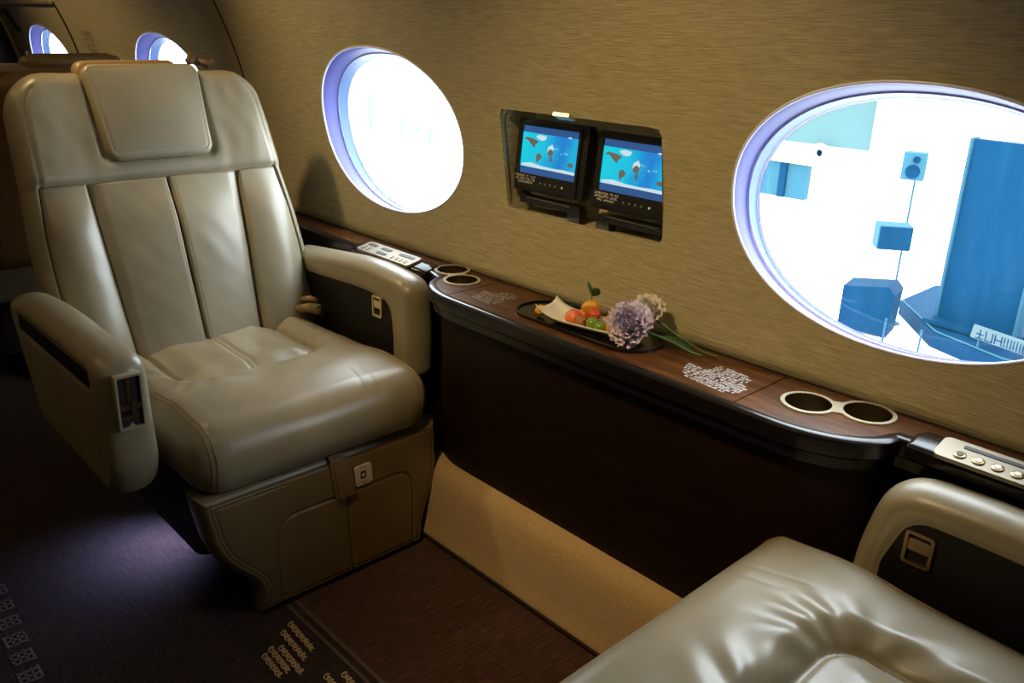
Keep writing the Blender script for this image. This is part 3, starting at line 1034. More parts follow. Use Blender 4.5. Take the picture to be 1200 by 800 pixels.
def seat(name, xf, mirror, label, detail=1.0, arm_front=-0.135, pan_front=-0.315, pan_hw=0.172, near=False, aisle_arm=True):
    root = tag(empty(name, (xf, SYC, 0)), label, 'seat', 'facing leather cabin seats')
    mx = -1 if mirror else 1
    R = lambda k: max(6, int(k * detail))

    def put(nm, V, F, mt, parent=None, smooth=True):
        V = np.array(V, float).copy(); V[:, 0] *= mx
        return mesh(nm, V, F, mt, parent or root, smooth=smooth, flip=mirror)

    def put_mb(nm, mb, mt, parent=None, smooth='auto'):
        v = [(p[0] * mx, p[1], p[2]) for p in mb.v]
        mb2 = MB(); mb2.v = v; mb2.f = mb.f
        return mb2.build(nm, mt, parent or root, smooth=smooth)

    # --- seat cushion, plan outline (a = y, s = x)
    hw, Rc = (0.297, 0.075) if not near else (0.312, 0.055)
    zt_ = 0.016 if near else 0.0
    def hi(s):
        d = s + Rc
        w = hw if d <= 0 else hw - Rc + math.sqrt(max(0, Rc * Rc - d * d))
        return w - 0.012 * smoothstep(np.array((-s - 0.3) / 0.3)).item()
    rr = 0.074
    def top(a, s, d):
        z = 0.4075 + (0.0735 + zt_) * ed(d, rr)
        sdp = sd_rrect(a, s, -pan_hw, pan_hw, -0.75, pan_front, 0.055)
        z = z + 0.012 * np.exp(-((s + 0.16) / 0.10) ** 2)                       # crown of the front roll
        z = z - 0.026 * smoothstep((0.045 - sdp) / 0.050) * smoothstep((-s - 0.10) / 0.1)   # sunken centre panel
        z = z + 0.015 * smoothstep(-sdp / 0.07)
        z = z - 0.009 * np.exp(-(sdp / 0.0060) ** 2)                             # seam around it
        ins = smoothstep(-sdp / 0.012)
        z = z - 0.006 * ins * (np.exp(-((a - 0.007) / 0.0035) ** 2) + np.exp(-((a + 0.007) / 0.0035) ** 2))
        # creases fanning out of the front corners of the panel
        for sg in (-1, 1):
            cx_, cy_ = pan_front - 0.035, sg * (pan_hw - 0.030)
            rx, ry = s - cx_, (a - cy_) * sg
            rad = np.hypot(rx, ry); th = np.arctan2(ry, rx)
            amp = (0.0024 if near else 0.0012) * np.exp(-((rad - 0.085) / 0.050) ** 2) * (sdp > -0.004)
            z = z + amp * np.sin(10 * th + 6.0 * wobble(a, s, 4) + sg) * smoothstep((sdp + 0.004) / 0.02)
        z = z + (0.0014 if near else 0.0022) * wobble(a * 1.0, s * 1.6, 4.0, 10) * ed(d, 0.05) * (1 + ins)
        # panel wrinkles
        z = z + ins * 0.0022 * wobble(a * 2.0, s * 0.8, 7.0, 20)
        for (yy, a0, a1) in ((0.125, -0.10, 0.02), (0.155, -0.12, 0.0)):         # cracked creases over the roll
            z = z - 0.0010 * np.exp(-((a - yy + 0.2 * (s + 0.1)) / 0.003) ** 2) * smoothstep((s - a0 + .05) / .04) * smoothstep((a1 - s) / .03)
        return z
    def bot(a, s, d):
        return 0.4075 - 0.0735 * ed(d, 0.045)
    V, F = pillow(lambda s: -hi(s), hi, -0.64, -0.0, R(150), R(170), top, bot, 0.5)
    # double side seams pressed in
    V = V[:, [1, 0, 2]]
    sy = np.abs(V[:, 1])
    cu = put('seat_cushion', V, [tuple(reversed(f)) for f in F], 'leather')
    def d_plan(a, s):
        h_ = hi(min(s, -Rc))
        if s > -Rc and abs(a) > hw - Rc: return max(0.0, Rc - math.hypot(s + Rc, abs(a) - hw + Rc))
        return max(0.0, min(h_ - abs(a), -s))
    for sg in (-1, 1):
        for off in (0.036, 0.045):
            pts = []
            a_ = sg * (hw - off)
            q_ = abs(a_) - (hw - Rc)
            sb = -Rc + math.sqrt(max(0, Rc * Rc - q_ * q_)) if q_ > 0 else 0.0
            for k in range(40):
                s_ = sb - 0.30 * (1 - k / 39) ** 2
                d_ = d_plan(a_, s_)
                pts.append((s_ + 0.0006, a_, float(top(np.array([a_]), np.array([s_]), np.array([d_]))[0]) + 0.0004))
            for k in range(1, 16):
                s_ = sb - 0.03 * (k / 15) ** 2
                pts.append((s_ + 0.0006, a_, 0.4075 - 0.0735 * float(ed(np.array(d_plan(a_, s_)), 0.045))))
            st = MB(); st.tube(pts, 0.0011, 5)
            put_mb('stitching', st, 'leather_tan', cu, True)

    # --- backrest
    def place(V, off=0.0):
        V = np.array(V)
        y, s, t = V[:, 0], V[:, 1], V[:, 2] + off
        return np.stack([-0.58 - s * SIN + t * COS, y, 0.47 + s * COS + t * SIN], 1)
    SS = 0.424
    W_ = interp([-0.10, 0.0, 0.20, 0.30, 0.42, 0.55, 0.70], [0.335, 0.345, 0.348, 0.345, 0.333, 0.326, 0.315])
    Rt = 0.095
    def bhi(s):
        w = W_(s)
        d = s - (0.705 - Rt)
        if d > 0: w = w - Rt + math.sqrt(max(0, Rt * Rt - d * d))
        return w
    def btop(a, s, d):
        t = -0.052 + 0.055 * ed(d, 0.045)
        up = smoothstep((s - SS + 0.004) / 0.008)
        wv = np.interp(s, [-0.10, 0.0, 0.20, 0.30, 0.42, 0.55, 0.70], [0.335, 0.345, 0.348, 0.345, 0.333, 0.326, 0.315])
        t = t - 0.018 * (1 - up) * smoothstep((wv - 0.026 - np.abs(a)) / 0.008)
        t = t - 0.006 * np.exp(-((s - SS) / 0.004) ** 2) * smoothstep(d / 0.02)
        # yoke above the seam puffs out, with a hollow for the headrest
        t = t + up * (0.010 * ed(np.abs(s - SS), 0.03) - 0.010)
        hs = sd_rrect(a, s, -0.148, 0.150, 0.462, 0.90, 0.03)
        t = t - 0.012 * smoothstep((0.004 - hs) / 0.012) * up
        t = t + up * 0.010 * smoothstep((np.abs(a) - 0.17) / 0.10)               # wings
        # side gusset seam
        t = t - 0.004 * np.exp(-((d - 0.034) / 0.0035) ** 2) * (np.abs(a) > wv - 0.06)
        t = t + 0.0022 * wobble(a, s, 4.5) * smoothstep(d / 0.04) + up * 0.0012 * wobble(a * 1.7, s, 13, 12)
        return t
    V, F = pillow(lambda s: -bhi(s), bhi, -0.10, 0.705, R(120), R(130), btop, lambda a, s, d: -0.052 - 0.075 * ed(d, 0.05), 0.5)
    br = put('backrest', place(V), F, 'leather')
    # lower panels: outer bolster, two centre panels, outer bolster
    pans = [(lambda s: -W_(s) + 0.030, interp([-0.06, 0.0, SS], [-0.182, -0.186, -0.195]), 'bolster', 0.030),
            (interp([-0.06, 0.0, SS], [-0.182, -0.186, -0.195]), interp([-0.06, 0.0, SS], [-0.016, -0.014, 0.0]), 'back_panel', 0.024),
            (interp([-0.06, 0.0, SS], [-0.016, -0.014, 0.0]), interp([-0.06, 0.0, SS], [0.148, 0.150, 0.192]), 'back_panel', 0.024),
            (interp([-0.06, 0.0, SS], [0.148, 0.150, 0.192]), lambda s: W_(s) - 0.030, 'bolster', 0.030)]
    for i, (lo_, hi_, nm, puff) in enumerate(pans):
        def ptop(a, s, d, lo_=lo_, hi_=hi_, puff=puff, i=i):
            lo_v = np.array([lo_(q) for q in s]); hi_v = np.array([hi_(q) for q in s])
            u = np.clip((a - lo_v) / (hi_v - lo_v), 0, 1)
            t = -0.020 + 0.017 * ed(d, 0.010)
            grow = smoothstep((SS - s) / 0.13)
            if nm == 'bolster':
                uu = u if i == 3 else 1 - u
                # pillowy, crest a little towards the outside
                t = t + puff * (0.25 + 0.75 * grow) * np.sin(PI * np.clip(u, 0, 1)) ** 0.75 * (0.80 + 0.30 * uu)
            else:
                uu = u if i == 1 else 1 - u
                t = t + puff * np.sin(PI / 2 * np.clip(uu, 0, 1)) ** 0.8 * (0.35 + 0.65 * grow) - 0.006 * (1 - smoothstep(uu / 0.16))
                t = t - 0.004 * (1 - smoothstep((1 - uu) / 0.05))
            t = t * 1.0 + 0.0014 * wobble(a, s, 4.0, i * 6) + 0.0005 * wobble(a + 0.4 * s, s * 0.5, 16, 8 + i)
            # thin stitch lines beside the centre seam
            if nm != 'bolster':
                dc = (1 - uu) * (hi_v - lo_v)
                t = t - 0.0014 * np.exp(-((dc - 0.011) / 0.002) ** 2)
            t = t + 0.006 * np.exp(-((s - 0.03) / 0.09) ** 2) * (nm == 'bolster')
            return t
        V, F = pillow(lo_, hi_, -0.06, SS, R(54), R(90), ptop, lambda a, s, d: -0.026 - 0.012 * ed(d, 0.01), 0.45)
        put(nm, place(V), F, 'leather', br)
    # headrest pad and its tan rear shell
    hh = lambda s: float(np.interp(s, [0.46, 0.475, 0.55, 0.69, 0.71], [0.112, 0.130, 0.137, 0.146, 0.136]))
    def hrow(s):
        w = np.interp(s, [0.468, 0.55, 0.70], [0.134, 0.138, 0.147])
        r_ = 0.030
        for e0, sg in ((0.468, 1), (0.712, -1)):
            dd_ = (s - e0) * sg
            if dd_ < r_: w = w - r_ + math.sqrt(max(0, r_ * r_ - (r_ - dd_) ** 2))
        return float(w)
    def rc_(s, e, r_):
        q_ = e - s
        return r_ - math.sqrt(max(0, r_ * r_ - (r_ - q_) ** 2)) if q_ < r_ else 0.0
    def htop(a, s, d):
        t = -0.004 + 0.016 * ed(d, 0.012) + 0.012 * np.cos(np.clip(a / 0.15, -1, 1) * PI / 2) * np.sin(np.clip((s - 0.468) / 0.244, 0, 1) * PI) ** 0.7
        t = t - 0.0016 * np.exp(-((d - 0.014) / 0.0022) ** 2) + 0.0010 * wobble(a, s, 8, 5)
        return t
    V, F = pillow(lambda s: -hrow(s) + 0.002, lambda s: hrow(s) + 0.004, 0.468, 0.712, R(56), R(56), htop, lambda a, s, d: -0.004 - 0.018 * ed(d, 0.012), 0.5)
    hr = put('headrest', place(V), F, 'leather')
    V, F = pillow(lambda s: -0.150 + rc_(s, 0.737, 0.03), lambda s: 0.118 - rc_(s, 0.737, 0.03), 0.52, 0.737, R(24), R(30), lambda a, s, d: -0.045 + 0.020 * ed(d, 0.018), lambda a, s, d: -0.045 - 0.020 * ed(d, 0.018), 0.5)
    o2 = put('headrest_shell', place(V), F, 'leather_tan', hr); o2['label'] = 'tan rear shell of the headrest'
    V, F = pillow(lambda s: -0.290 + rc_(s, 0.716, 0.08), lambda s: 0.270 - rc_(s, 0.716, 0.08), 0.05, 0.716, R(24), R(30), lambda a, s, d: -0.112 + 0.022 * ed(d, 0.03), lambda a, s, d: -0.112 - 0.03 * ed(d, 0.03), 0.5)
    o2 = put('rear_shell', place(V), F, 'leather_tan'); o2['label'] = 'tan rear shell of the backrest'

    # --- leg rest (front apron), outline a = y, s = z
    lx0 = -0.11 if near else 0.0
    zz = [0.0, 0.06, 0.085, 0.11, 0.14, 0.175, 0.22, 0.30, 0.338]
    llo = interp(zz, [-0.178, -0.178, -0.186, -0.204, -0.232, -0.258, -0.276, -0.290, -0.294])
    lhi = interp(zz, [0.270, 0.275, 0.282, 0.290, 0.300, 0.311, 0.320, 0.318, 0.312])
    def ltop(a, s, d):
        t = -0.055 + 0.030 * ed(d, 0.024) - 0.012 * smoothstep((0.2 - s) / 0.2) * 0
        sdl = sd_rrect(a, s, -0.130, 0.236, -0.30, 0.229, 0.05)
        t = t - 0.0045 * np.exp(-(sdl / 0.0026) ** 2)
        t = t - 0.007 * np.exp(-((a - 0.052 - (0.2 - s) * 0.05) / 0.0026) ** 2) * (s < 0.24)
        t = t - 0.0022 * np.exp(-((d - 0.022) / 0.002) ** 2) - 0.0022 * np.exp(-((d - 0.030) / 0.002) ** 2) * (a < -0.1)
        return t + 0.0014 * wobble(a, s, 6, 14)
    V, F = pillow(llo, lhi, 0.004, 0.338, R(210), R(130), ltop, lambda a, s, d: -0.055 - 0.060 * ed(d, 0.02), 0.4)
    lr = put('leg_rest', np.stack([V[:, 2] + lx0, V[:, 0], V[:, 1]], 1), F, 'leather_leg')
    sp = MB()
    stp = []
    for (x_, z_) in ((-0.07, 0.343), (-0.040, 0.343), (-0.026, 0.338), (-0.020, 0.325), (-0.0185, 0.300), (-0.0180, 0.228)):
        stp.append((x_ + lx0, z_))
    for (ya, yb2, dx) in ((0.006, 0.044, 0.0), (0.012, 0.056, 0.0035)):
        V, F = [], []
        use = stp if dx == 0 else [(p[0] + dx, p[1]) for p in stp[3:]]
        for i, (x_, z_) in enumerate(use):
            sh = (0.338 - z_) * 0.11
            V += [(x_, ya + sh, z_), (x_, yb2 + sh, z_), (x_ - 0.004, yb2 + sh, z_ - 0.002), (x_ - 0.004, ya + sh, z_ - 0.002)]
        for i in range(len(use) - 1):
            for k in range(4): F.append((i * 4 + k, i * 4 + (k + 1) % 4, i * 4 + 4 + (k + 1) % 4, i * 4 + 4 + k))
        F.append((0, 1, 2, 3)); F.append(tuple(4 * (len(use) - 1) + k for k in range(4)))
        sp.add(V, F)
    put_mb('pull_strap', sp, 'leather_leg', lr)
    sk = MB(); fx = lambda x_: (lambda a, c: (x_ + lx0, a, c))
    tilt_ = lambda a, c: (a + (0.29 - c) * 0.05, c + (a - 0.09) * 0.02)
    sk.prism([tilt_(*p) for p in rrect(0.071, 0.116, 0.238, 0.289, 0.006, 3)], fx(-0.026), fx(-0.0225))
    so = put_mb('sticker', sk, 'sticker', lr)
    ic = MB()
    ic.prism(rrect(0.086, 0.101, 0.254, 0.274, 0.002, 2), fx(-0.0228), fx(-0.0220)); put_mb('icon', ic, 'ink_dark', so)
    ic = MB(); ic.prism(circle((0.0935, 0.264), 0.0045, 16), fx(-0.0222), fx(-0.0217)); put_mb('icon_figure', ic, 'sticker', so)
    ic = MB(); glyphs(ic, [(0.0, 5)], lambda a, c: (-0.0221 + lx0, 0.0835 + a, 0.2845 + c), 0.0042, 0.0036, 0.006, 0.0008)
    glyphs(ic, [(0.0, 9)], lambda a, c: (-0.0221 + lx0, 0.0745 + a, 0.2475 + c), 0.0042, 0.0036, 0.006, 0.0008)
    put_mb('lettering', ic, 'ink_red', so, False)['kind'] = 'stuff'
    # dark base under the cushion
    bs = MB(); bs.prism(rrect(-0.56, -0.13, -0.12, 0.26, 0.03, 4), lambda a, c: (a, c, 0.0), lambda a, c: (a, c, 0.335))
    bs.prism(rrect(-0.60, -0.10, -0.27, 0.29, 0.03, 4), lambda a, c: (a, c, 0.16), lambda a, c: (a, c, 0.335))
    put_mb('seat_base', bs, 'dark_shell')

    # --- armrests: side outline (a = x, s = z), thickness along y
    def armrest(y0, y1, poly, radii, inner_sign, panel, fr=0.03, top_r=0.03):
        P = round_poly(poly, radii, 7)
        lo_, hi_, s0, s1 = rows_of(P)
        ym, yh = (y0 + y1) / 2, (y1 - y0) / 2
        PP = np.array(panel) if panel is not None else None

        def sdpoly(a, s):
            d = np.full(a.shape, 1e9); ins = np.zeros(a.shape, bool)
            for i in range(len(PP)):
                p, q = PP[i], PP[(i + 1) % len(PP)]
                e = q - p; t = np.clip(((a - p[0]) * e[0] + (s - p[1]) * e[1]) / (e @ e), 0, 1)
                d = np.minimum(d, np.hypot(a - p[0] - t * e[0], s - p[1] - t * e[1]))
                c1 = (p[1] > s) != (q[1] > s)
                with np.errstate(divide='ignore', invalid='ignore'):
                    xi = (q[0] - p[0]) * (s - p[1]) / (q[1] - p[1]) + p[0]
                ins ^= c1 & (a < xi)
            return np.where(ins, -d, d)

        def face(a, s, d, sgn):
            t = yh * (0.25 + 0.75 * ed(d, top_r))
            t = np.where(d <= 1e-9, 0, t)
            t = yh * ed(d, top_r)
            t = t - 0.0016 * np.exp(-((d - top_r * 1.05) / 0.0025) ** 2)
            if PP is not None and sgn == inner_sign:
                t = t - 0.0025 * smoothstep((0.012 - sdpoly(a, s)) / 0.012)
            return ym + sgn * (t + 0.0008 * wobble(a, s, 9, 3) * ed(d, 0.02))
        V, F = pillow(lo_, hi_, s0, s1, R(110), R(60), lambda a, s, d: face(a, s, d, 1), lambda a, s, d: face(a, s, d, -1), 0.45)
        V = np.stack([V[:, 0], V[:, 2], V[:, 1]], 1)
        ar = put('armrest', V, [tuple(reversed(f)) for f in F], 'leather')
        if PP is not None:
            pm = MB()
            yy = ym + inner_sign * (yh - 0.0008)
            pm.prism([tuple(p) for p in PP], lambda a, c: (a, yy - inner_sign * 0.010, c), lambda a, c: (a, yy, c))
            put_mb('armrest_panel', pm, 'leather_dark', ar)
        return ar, ym + inner_sign * yh
    # aisle side
    if aisle_arm:
        af = -0.085
        polyA = [(-0.685, 0.595), (-0.555, 0.360), (af - 0.02, 0.355), (af + 0.015, 0.42), (af, 0.652), (-0.50, 0.655), (-0.685, 0.636)]
        slot = round_poly([(-0.60, 0.578), (-0.145, 0.584), (-0.150, 0.618), (-0.60, 0.612)], 0.004, 2)
        dz_ = -0.13 if near else 0.0
        polyA = [(p[0] - (0.05 if near else 0), p[1] + dz_) for p in polyA]; slot = [(p[0] - (0.05 if near else 0), p[1] + dz_) for p in slot]
        arA, yo = armrest(-0.425, -0.330, polyA, [0.03, 0.05, 0.03, 0.03, 0.055, 0.1, 0.02], -1, slot)
        # buckle / ashtray set in the front face
        MA = Matrix.Translation((af + 0.012 - (0.05 if near else 0), -0.377, 0.568 + dz_)) @ Matrix.Rotation(math.radians(3), 4, 'Y')
        fxx = lambda x_: (lambda a, c: tuple(MA @ Vector((x_, a, c))))
        fr_ = MB(); fr_.prism(rrect(-0.025, 0.025, -0.056, 0.056, 0.004, 3), fxx(-0.01), fxx(0.0045), [rrect(-0.0205, 0.0205, -0.0515, 0.0515, 0.002, 2)[::-1]])
        fo = put_mb('arm_bezel', fr_, 'pale_gold', arA)
        fr_ = MB(); fr_.prism(rrect(-0.0215, 0.0215, -0.052, 0.052, 0.002, 2), fxx(-0.012), fxx(-0.0015)); put_mb('arm_recess', fr_, 'ink_dark', arA)
        fr_ = MB()
        fr_.prism(rrect(-0.019, 0.019, -0.016, -0.005, 0.002, 2), fxx(-0.002), fxx(0.003))
        fr_.prism(rrect(-0.019, 0.012, -0.034, -0.026, 0.002, 2), fxx(-0.002), fxx(0.003))
        fr_.prism(rrect(-0.004, 0.001, -0.03, 0.045, 0.001, 2), fxx(-0.002), fxx(0.001))
        fr_.prism(rrect(0.000, 0.007, -0.026, 0.002, 0.002, 2), fxx(0.0), fxx(0.007))
        put_mb('arm_latch', fr_, 'bronze', arA)
    # window side, with an inset dark panel and a small gold latch
    af = arm_front
    cr = 0.10 if near else 0.055
    tz = 0.022 if near else 0.0
    polyB = [(-0.70, 0.40), (af, 0.40), (af + (0.006 if not near else -0.006), 0.50), (af - (0.005 if not near else 0.035), 0.655 - tz), (-0.32, 0.672 - tz * 1.4), (-0.70, 0.634 - tz)]
    t0 = af - 0.070 + (0.016 if near else 0)
    tp = 0.012 if near else 0.0
    panel = round_poly([(-0.69, 0.43), (t0 - 0.0 + (0.0 if not near else 0.0), 0.43), (t0, 0.50), (t0 - (0.012 if not near else 0.03), 0.588 - tz * 0.6 + tp), (-0.32, 0.598 - tz + tp), (-0.69, 0.578 - tz + tp)], [0.002, 0.002, 0.01, 0.035, 0.05, 0.002], 6)
    arB, yi = armrest(0.312, 0.398, polyB, [0.02, 0.02, 0.04, cr, 0.15, 0.02], -1, panel)
    lx = af - (0.132 if not near else 0.104)
    lz, lw, lh = (0.565, 0.020, 0.028) if not near else (0.545, 0.021, 0.027)
    fy = lambda y_: (lambda a, c: (a, y_, c))
    lb = MB(); lb.prism(rrect(lx - lw, lx + lw, lz - lh, lz + lh, 0.006, 4), fy(yi + 0.002), fy(yi - 0.004), [rrect(lx - lw + 0.005, lx + lw - 0.005, lz - lh + 0.005, lz + lh - 0.005, 0.003, 3)[::-1]])
    lo2 = put_mb('latch_frame', lb, 'gold' if not near else 'bronze', arB)
    lb = MB(); lb.prism(rrect(lx - lw + 0.006, lx + lw - 0.006, lz - 0.004, lz + 0.016, 0.003, 3), fy(yi + 0.002), fy(yi - 0.0025))
    put_mb('latch', lb, 'gold' if not near else 'bronze', arB)
    # seat belt end lying in the back corner
    if not near:
        be = MB()
        be.tube([(-0.560, 0.245, 0.496), (-0.525, 0.258, 0.507), (-0.490, 0.276, 0.500)], [0.010, 0.013, 0.011], 10)
        be.tube([(-0.575, 0.262, 0.515), (-0.545, 0.278, 0.523), (-0.525, 0.288, 0.518)], [0.008, 0.010, 0.008], 10)
        so_ = put_mb('seat_belt', be, 'leather_tan', None, True)
        bu = MB(); bu.box((-0.508, 0.268, 0.514), (0.034, 0.022, 0.006), Matrix.Rotation(0.4, 3, 'Z'))
        put_mb('belt_buckle', bu, 'champagne', so_)
    return root


seat('cabin_seat', -1.472, False, 'beige leather cabin seat fully in view at the left, facing right', 1.0)
seat('cabin_seat', -0.597, True, 'beige leather seat at bottom right, only its cushion and window-side armrest in view', 1.0, arm_front=-0.130, pan_front=-0.220, pan_hw=0.125, near=True)
seat('cabin_seat', -3.70, True, 'dark seat back just showing behind the left seat at the far left edge', 0.4)

# under-seat courtesy lamp beside the left seat's leg rest
cl_ = tag(empty('courtesy_lamp', (-1.90, 0.690, 0.130)), 'small bluish courtesy lamp under the left seat cushion', 'lamp')
q = MB(); q.prism(rrect(-0.022, 0.022, -0.012, 0.012, 0.005, 3), lambda a, c: (a, 0.006, c), lambda a, c: (a, -0.008, c)); q.build('lamp_housing', 'black_plastic', cl_)
q = MB(); q.prism(rrect(-0.017, 0.017, -0.008, 0.008, 0.004, 3), lambda a, c: (a, -0.006, c), lambda a, c: (a, -0.0095, c)); q.build('lamp_lens', 'lamp_glow', cl_)
lamp('courtesy_spot', 'SPOT', (-0.03, -0.025, -0.004), (-0.02, -0.075, -0.12), 6.5, (0.42, 0.48, 1.0), 0.012, cone=math.radians(125), blend=1.0, parent=cl_)

# brown knotted tag behind the headrest
kn = MB()
for i in range(9):
    a = i * 0.7
    kn.tube([(0.004 * math.cos(a), -0.02 + 0.005 * i, 0.004 * math.sin(a * 1.7)), (0.010 * math.cos(a + 1), -0.012 + 0.005 * i, 0.010 * math.sin(a) + 0.004), (0.006 * math.cos(a + 2), -0.004 + 0.005 * i, 0.005)], [0.006, 0.009, 0.005], 7)
kk = kn.build('knotted_tag', 'knot_brown', smooth=True)
kk.location = (-2.385, 1.035, 1.128); kk.scale = (1.3, 1.3, 1.3)
tag(kk, 'small crumpled brown knot of leather on top of the left seat back', 'tag')

# ------------------------------------------------------------------ tray, plate of fruit, flower
tr_ = tag(empty('serving_tray', (-1.12, 1.272, ZL)), 'flat oblong black lacquered tray on the walnut ledge', 'tray')
oval_t = rrect(-0.185, 0.185, -0.068, 0.068, 0.066, 12)
q = MB(); q.prism(oval_t, lambda a, c: (a, c, 0.0), lambda a, c: (a, c, 0.0025)); q.build('tray_base', 'lacquer', tr_)
q = MB(); q.prism(oval_t, lambda a, c: (a, c, 0.0025), lambda a, c: (a, c, 0.0065), [[(p[0] * 0.975, p[1] * 0.94) for p in oval_t][::-1]]); q.build('tray_rim', 'lacquer', tr_)

PZ = ZL + 0.0025
plate = tag(empty('fruit_plate', (-1.096, 1.264, PZ)), 'long white boat-shaped dish holding fruit on the black tray', 'plate')
PA = math.radians(10)
PM = Matrix.Rotation(PA, 4, 'Z')
V = []
nx, ny = 36, 12
for layer in (0, 1):
    for i in range(nx + 1):
        u = -1 + 2 * i / nx
        for j in range(ny + 1):
            w_ = -1 + 2 * j / ny
            hwid = 0.040 * (1 - 0.45 * max(0, u) ** 3) * (1 if u > -0.96 else 1)
            lift = 0.022 * abs(u) ** 5 * (1.0 if u < 0 else 0.5) + 0.013 * abs(w_) ** 4 + 0.004
            V.append((u * 0.118, w_ * hwid, lift - (0.003 if layer else 0) + 0.0))
F = []
W2 = ny + 1
off = (nx + 1) * W2
for i in range(nx):
    for j in range(ny):
        a = i * W2 + j
        F.append((a, a + W2, a + W2 + 1, a + 1)); F.append((off + a, off + a + 1, off + a + W2 + 1, off + a + W2))
for i in range(nx):
    for j in (0, ny):
        a = i * W2 + j; F.append((a, a + W2, off + a + W2, off + a))
for j in range(ny):
    for i in (0, nx):
        a = i * W2 + j; F.append((a, a + 1, off + a + 1, off + a))
q = MB(); q.add(V, F); q.build('dish', 'ceramic', plate, smooth=True, M=PM)
q = MB(); q.prism(rrect(-0.07, 0.07, -0.022, 0.022, 0.015, 5), lambda a, c: (a, c, 0.0), lambda a, c: (a, c, 0.0035)); q.build('foot', 'ceramic', plate, M=PM)


def lump(name, r, mt, loc, sx=(1, 1, 1), seed=1, jag=0.10, rot=0, sub=3):
    bm = bmesh.new(); bmesh.ops.create_icosphere(bm, subdivisions=sub, radius=r)
    rr_ = random.Random(seed)
    dirs = [(Vector((rr_.uniform(-1, 1), rr_.uniform(-1, 1), rr_.uniform(-1, 1))).normalized(), rr_.uniform(0.72, 0.9)) for _ in range(9)]
    for v_ in bm.verts:
        if jag > 0.05:      # cut facets
            for d_, k_ in dirs:
                h_ = v_.co.dot(d_) - r * k_
                if h_ > 0: v_.co -= d_ * h_ * 0.9
        v_.co = Vector((v_.co.x * sx[0], v_.co.y * sx[1], v_.co.z * sx[2]))
    bmesh.ops.rotate(bm, verts=bm.verts, cent=(0, 0, 0), matrix=Matrix.Rotation(rot, 3, 'Z'))
    me = bpy.data.meshes.new(name); bm.to_mesh(me); bm.free()
    me.polygons.foreach_set('use_smooth', [True] * len(me.polygons))
    me.materials.append(MATS[mt])
    o = bpy.data.objects.new(name, me); COL.objects.link(o)
    o.location = loc
    return o


def on_plate(u, w_, h):
    p = PM @ Vector((u, w_, 0))
    return (-1.096 + p.x, 1.264 + p.y, PZ + 0.006 + h)


fr = [('melon_chunk', 0.017, 'papaya', (-0.040, -0.014, 0.014), (1.1, 1, 1), 'orange red melon chunk at the left end of the dish'),
      ('melon_chunk', 0.018, 'mango', (-0.014, 0.012, 0.034), (1.1, 1, .9), 'yellow fruit chunk under the mint leaves, topmost of the pile'),
      ('tomato', 0.013, 'tomato', (0.004, -0.002, 0.026), (1, 1, .9), 'small red tomato on the pile beside the green grape'),
      ('date', 0.014, 'fig', (-0.016, -0.020, 0.012), (1.15, 1, 1), 'brownish round fruit at the front of the pile'),
      ('melon_chunk', 0.017, 'papaya', (-0.026, 0.010, 0.013), (1, 1, 1), 'orange chunk at the back of the dish, below the yellow chunk'),
      ('grape', 0.0135, 'grape', (0.012, -0.022, 0.014), (1, 1, 1), 'bright green grape in the middle of the dish'),
      ('grape', 0.0130, 'grape', (0.034, -0.026, 0.011), (1, 1, 1), 'dark green grape nearest the right end of the dish'),
      ('papaya_chunk', 0.018, 'cantaloupe', (0.044, 0.010, 0.024), (1.1, 1, .9), 'orange papaya chunk at the back right of the dish'),
      ('papaya_chunk', 0.017, 'mango', (0.056, -0.018, 0.015), (1, 1, 1.2), 'orange yellow papaya wedge next to the lilac flower')]
for i, (nm, r, mt, p, sx, lb) in enumerate(fr):
    o = lump(nm, r, mt, on_plate(*p), sx, i + 3, 0.0 if nm in ('grape', 'tomato') else 0.2, i * 0.8)
    tag(o, lb, 'fruit', 'fruit pieces on the dish')
# lemon wedge behind the dish end
o = lump('lemon_piece', 0.012, 'mango', (-1.222, 1.236, ZL + 0.016), (1, 1, 1), 40, 0.2); tag(o, 'yellow fruit piece beside the raised left end of the dish', 'fruit')


def leaf_mesh(L, W, bend, cup=0.3, nl=8, nw=4):
    V, F = [], []
    for i in range(nl + 1):
        u = i / nl
        ww = W * math.sin(PI * min(1, u * 0.96 + 0.04)) ** 0.8
        for j in range(nw + 1):
            v_ = -1 + 2 * j / nw
            V.append((u * L, v_ * ww, bend * u * u * L + cup * abs(v_) * ww))
    for i in range(nl):
        for j in range(nw):
            a = i * (nw + 1) + j; F.append((a, a + nw + 1, a + nw + 2, a + 1))
    return V, F


def solid(o, t):
    md = o.modifiers.new('thickness', 'SOLIDIFY'); md.thickness = t; md.offset = 0
    return o


mint = tag(empty('mint_sprig', on_plate(-0.014, 0.012, 0.048)), 'two-leaved mint sprig standing on the yellow fruit', 'herb')
q = MB(); q.tube([(0, 0, -0.004), (0.001, 0, 0.008), (0, 0, 0.018)], 0.0011, 6); q.build('stem', 'stem_green', mint)
for (az, el, L) in ((190, 50, 0.030), (-5, 40, 0.024)):
    V, F = leaf_mesh(L, L * 0.42, 0.25)
    M = Matrix.Translation((0, 0, 0.012)) @ Matrix.Rotation(math.radians(az), 4, 'Z') @ Matrix.Rotation(-math.radians(el), 4, 'Y') @ Matrix.Rotation(0.9 if az > 100 else -0.9, 4, 'X')
    o = mesh('leaf', [M @ Vector(p) for p in V], F, 'leaf', mint); solid(o, 0.0008)


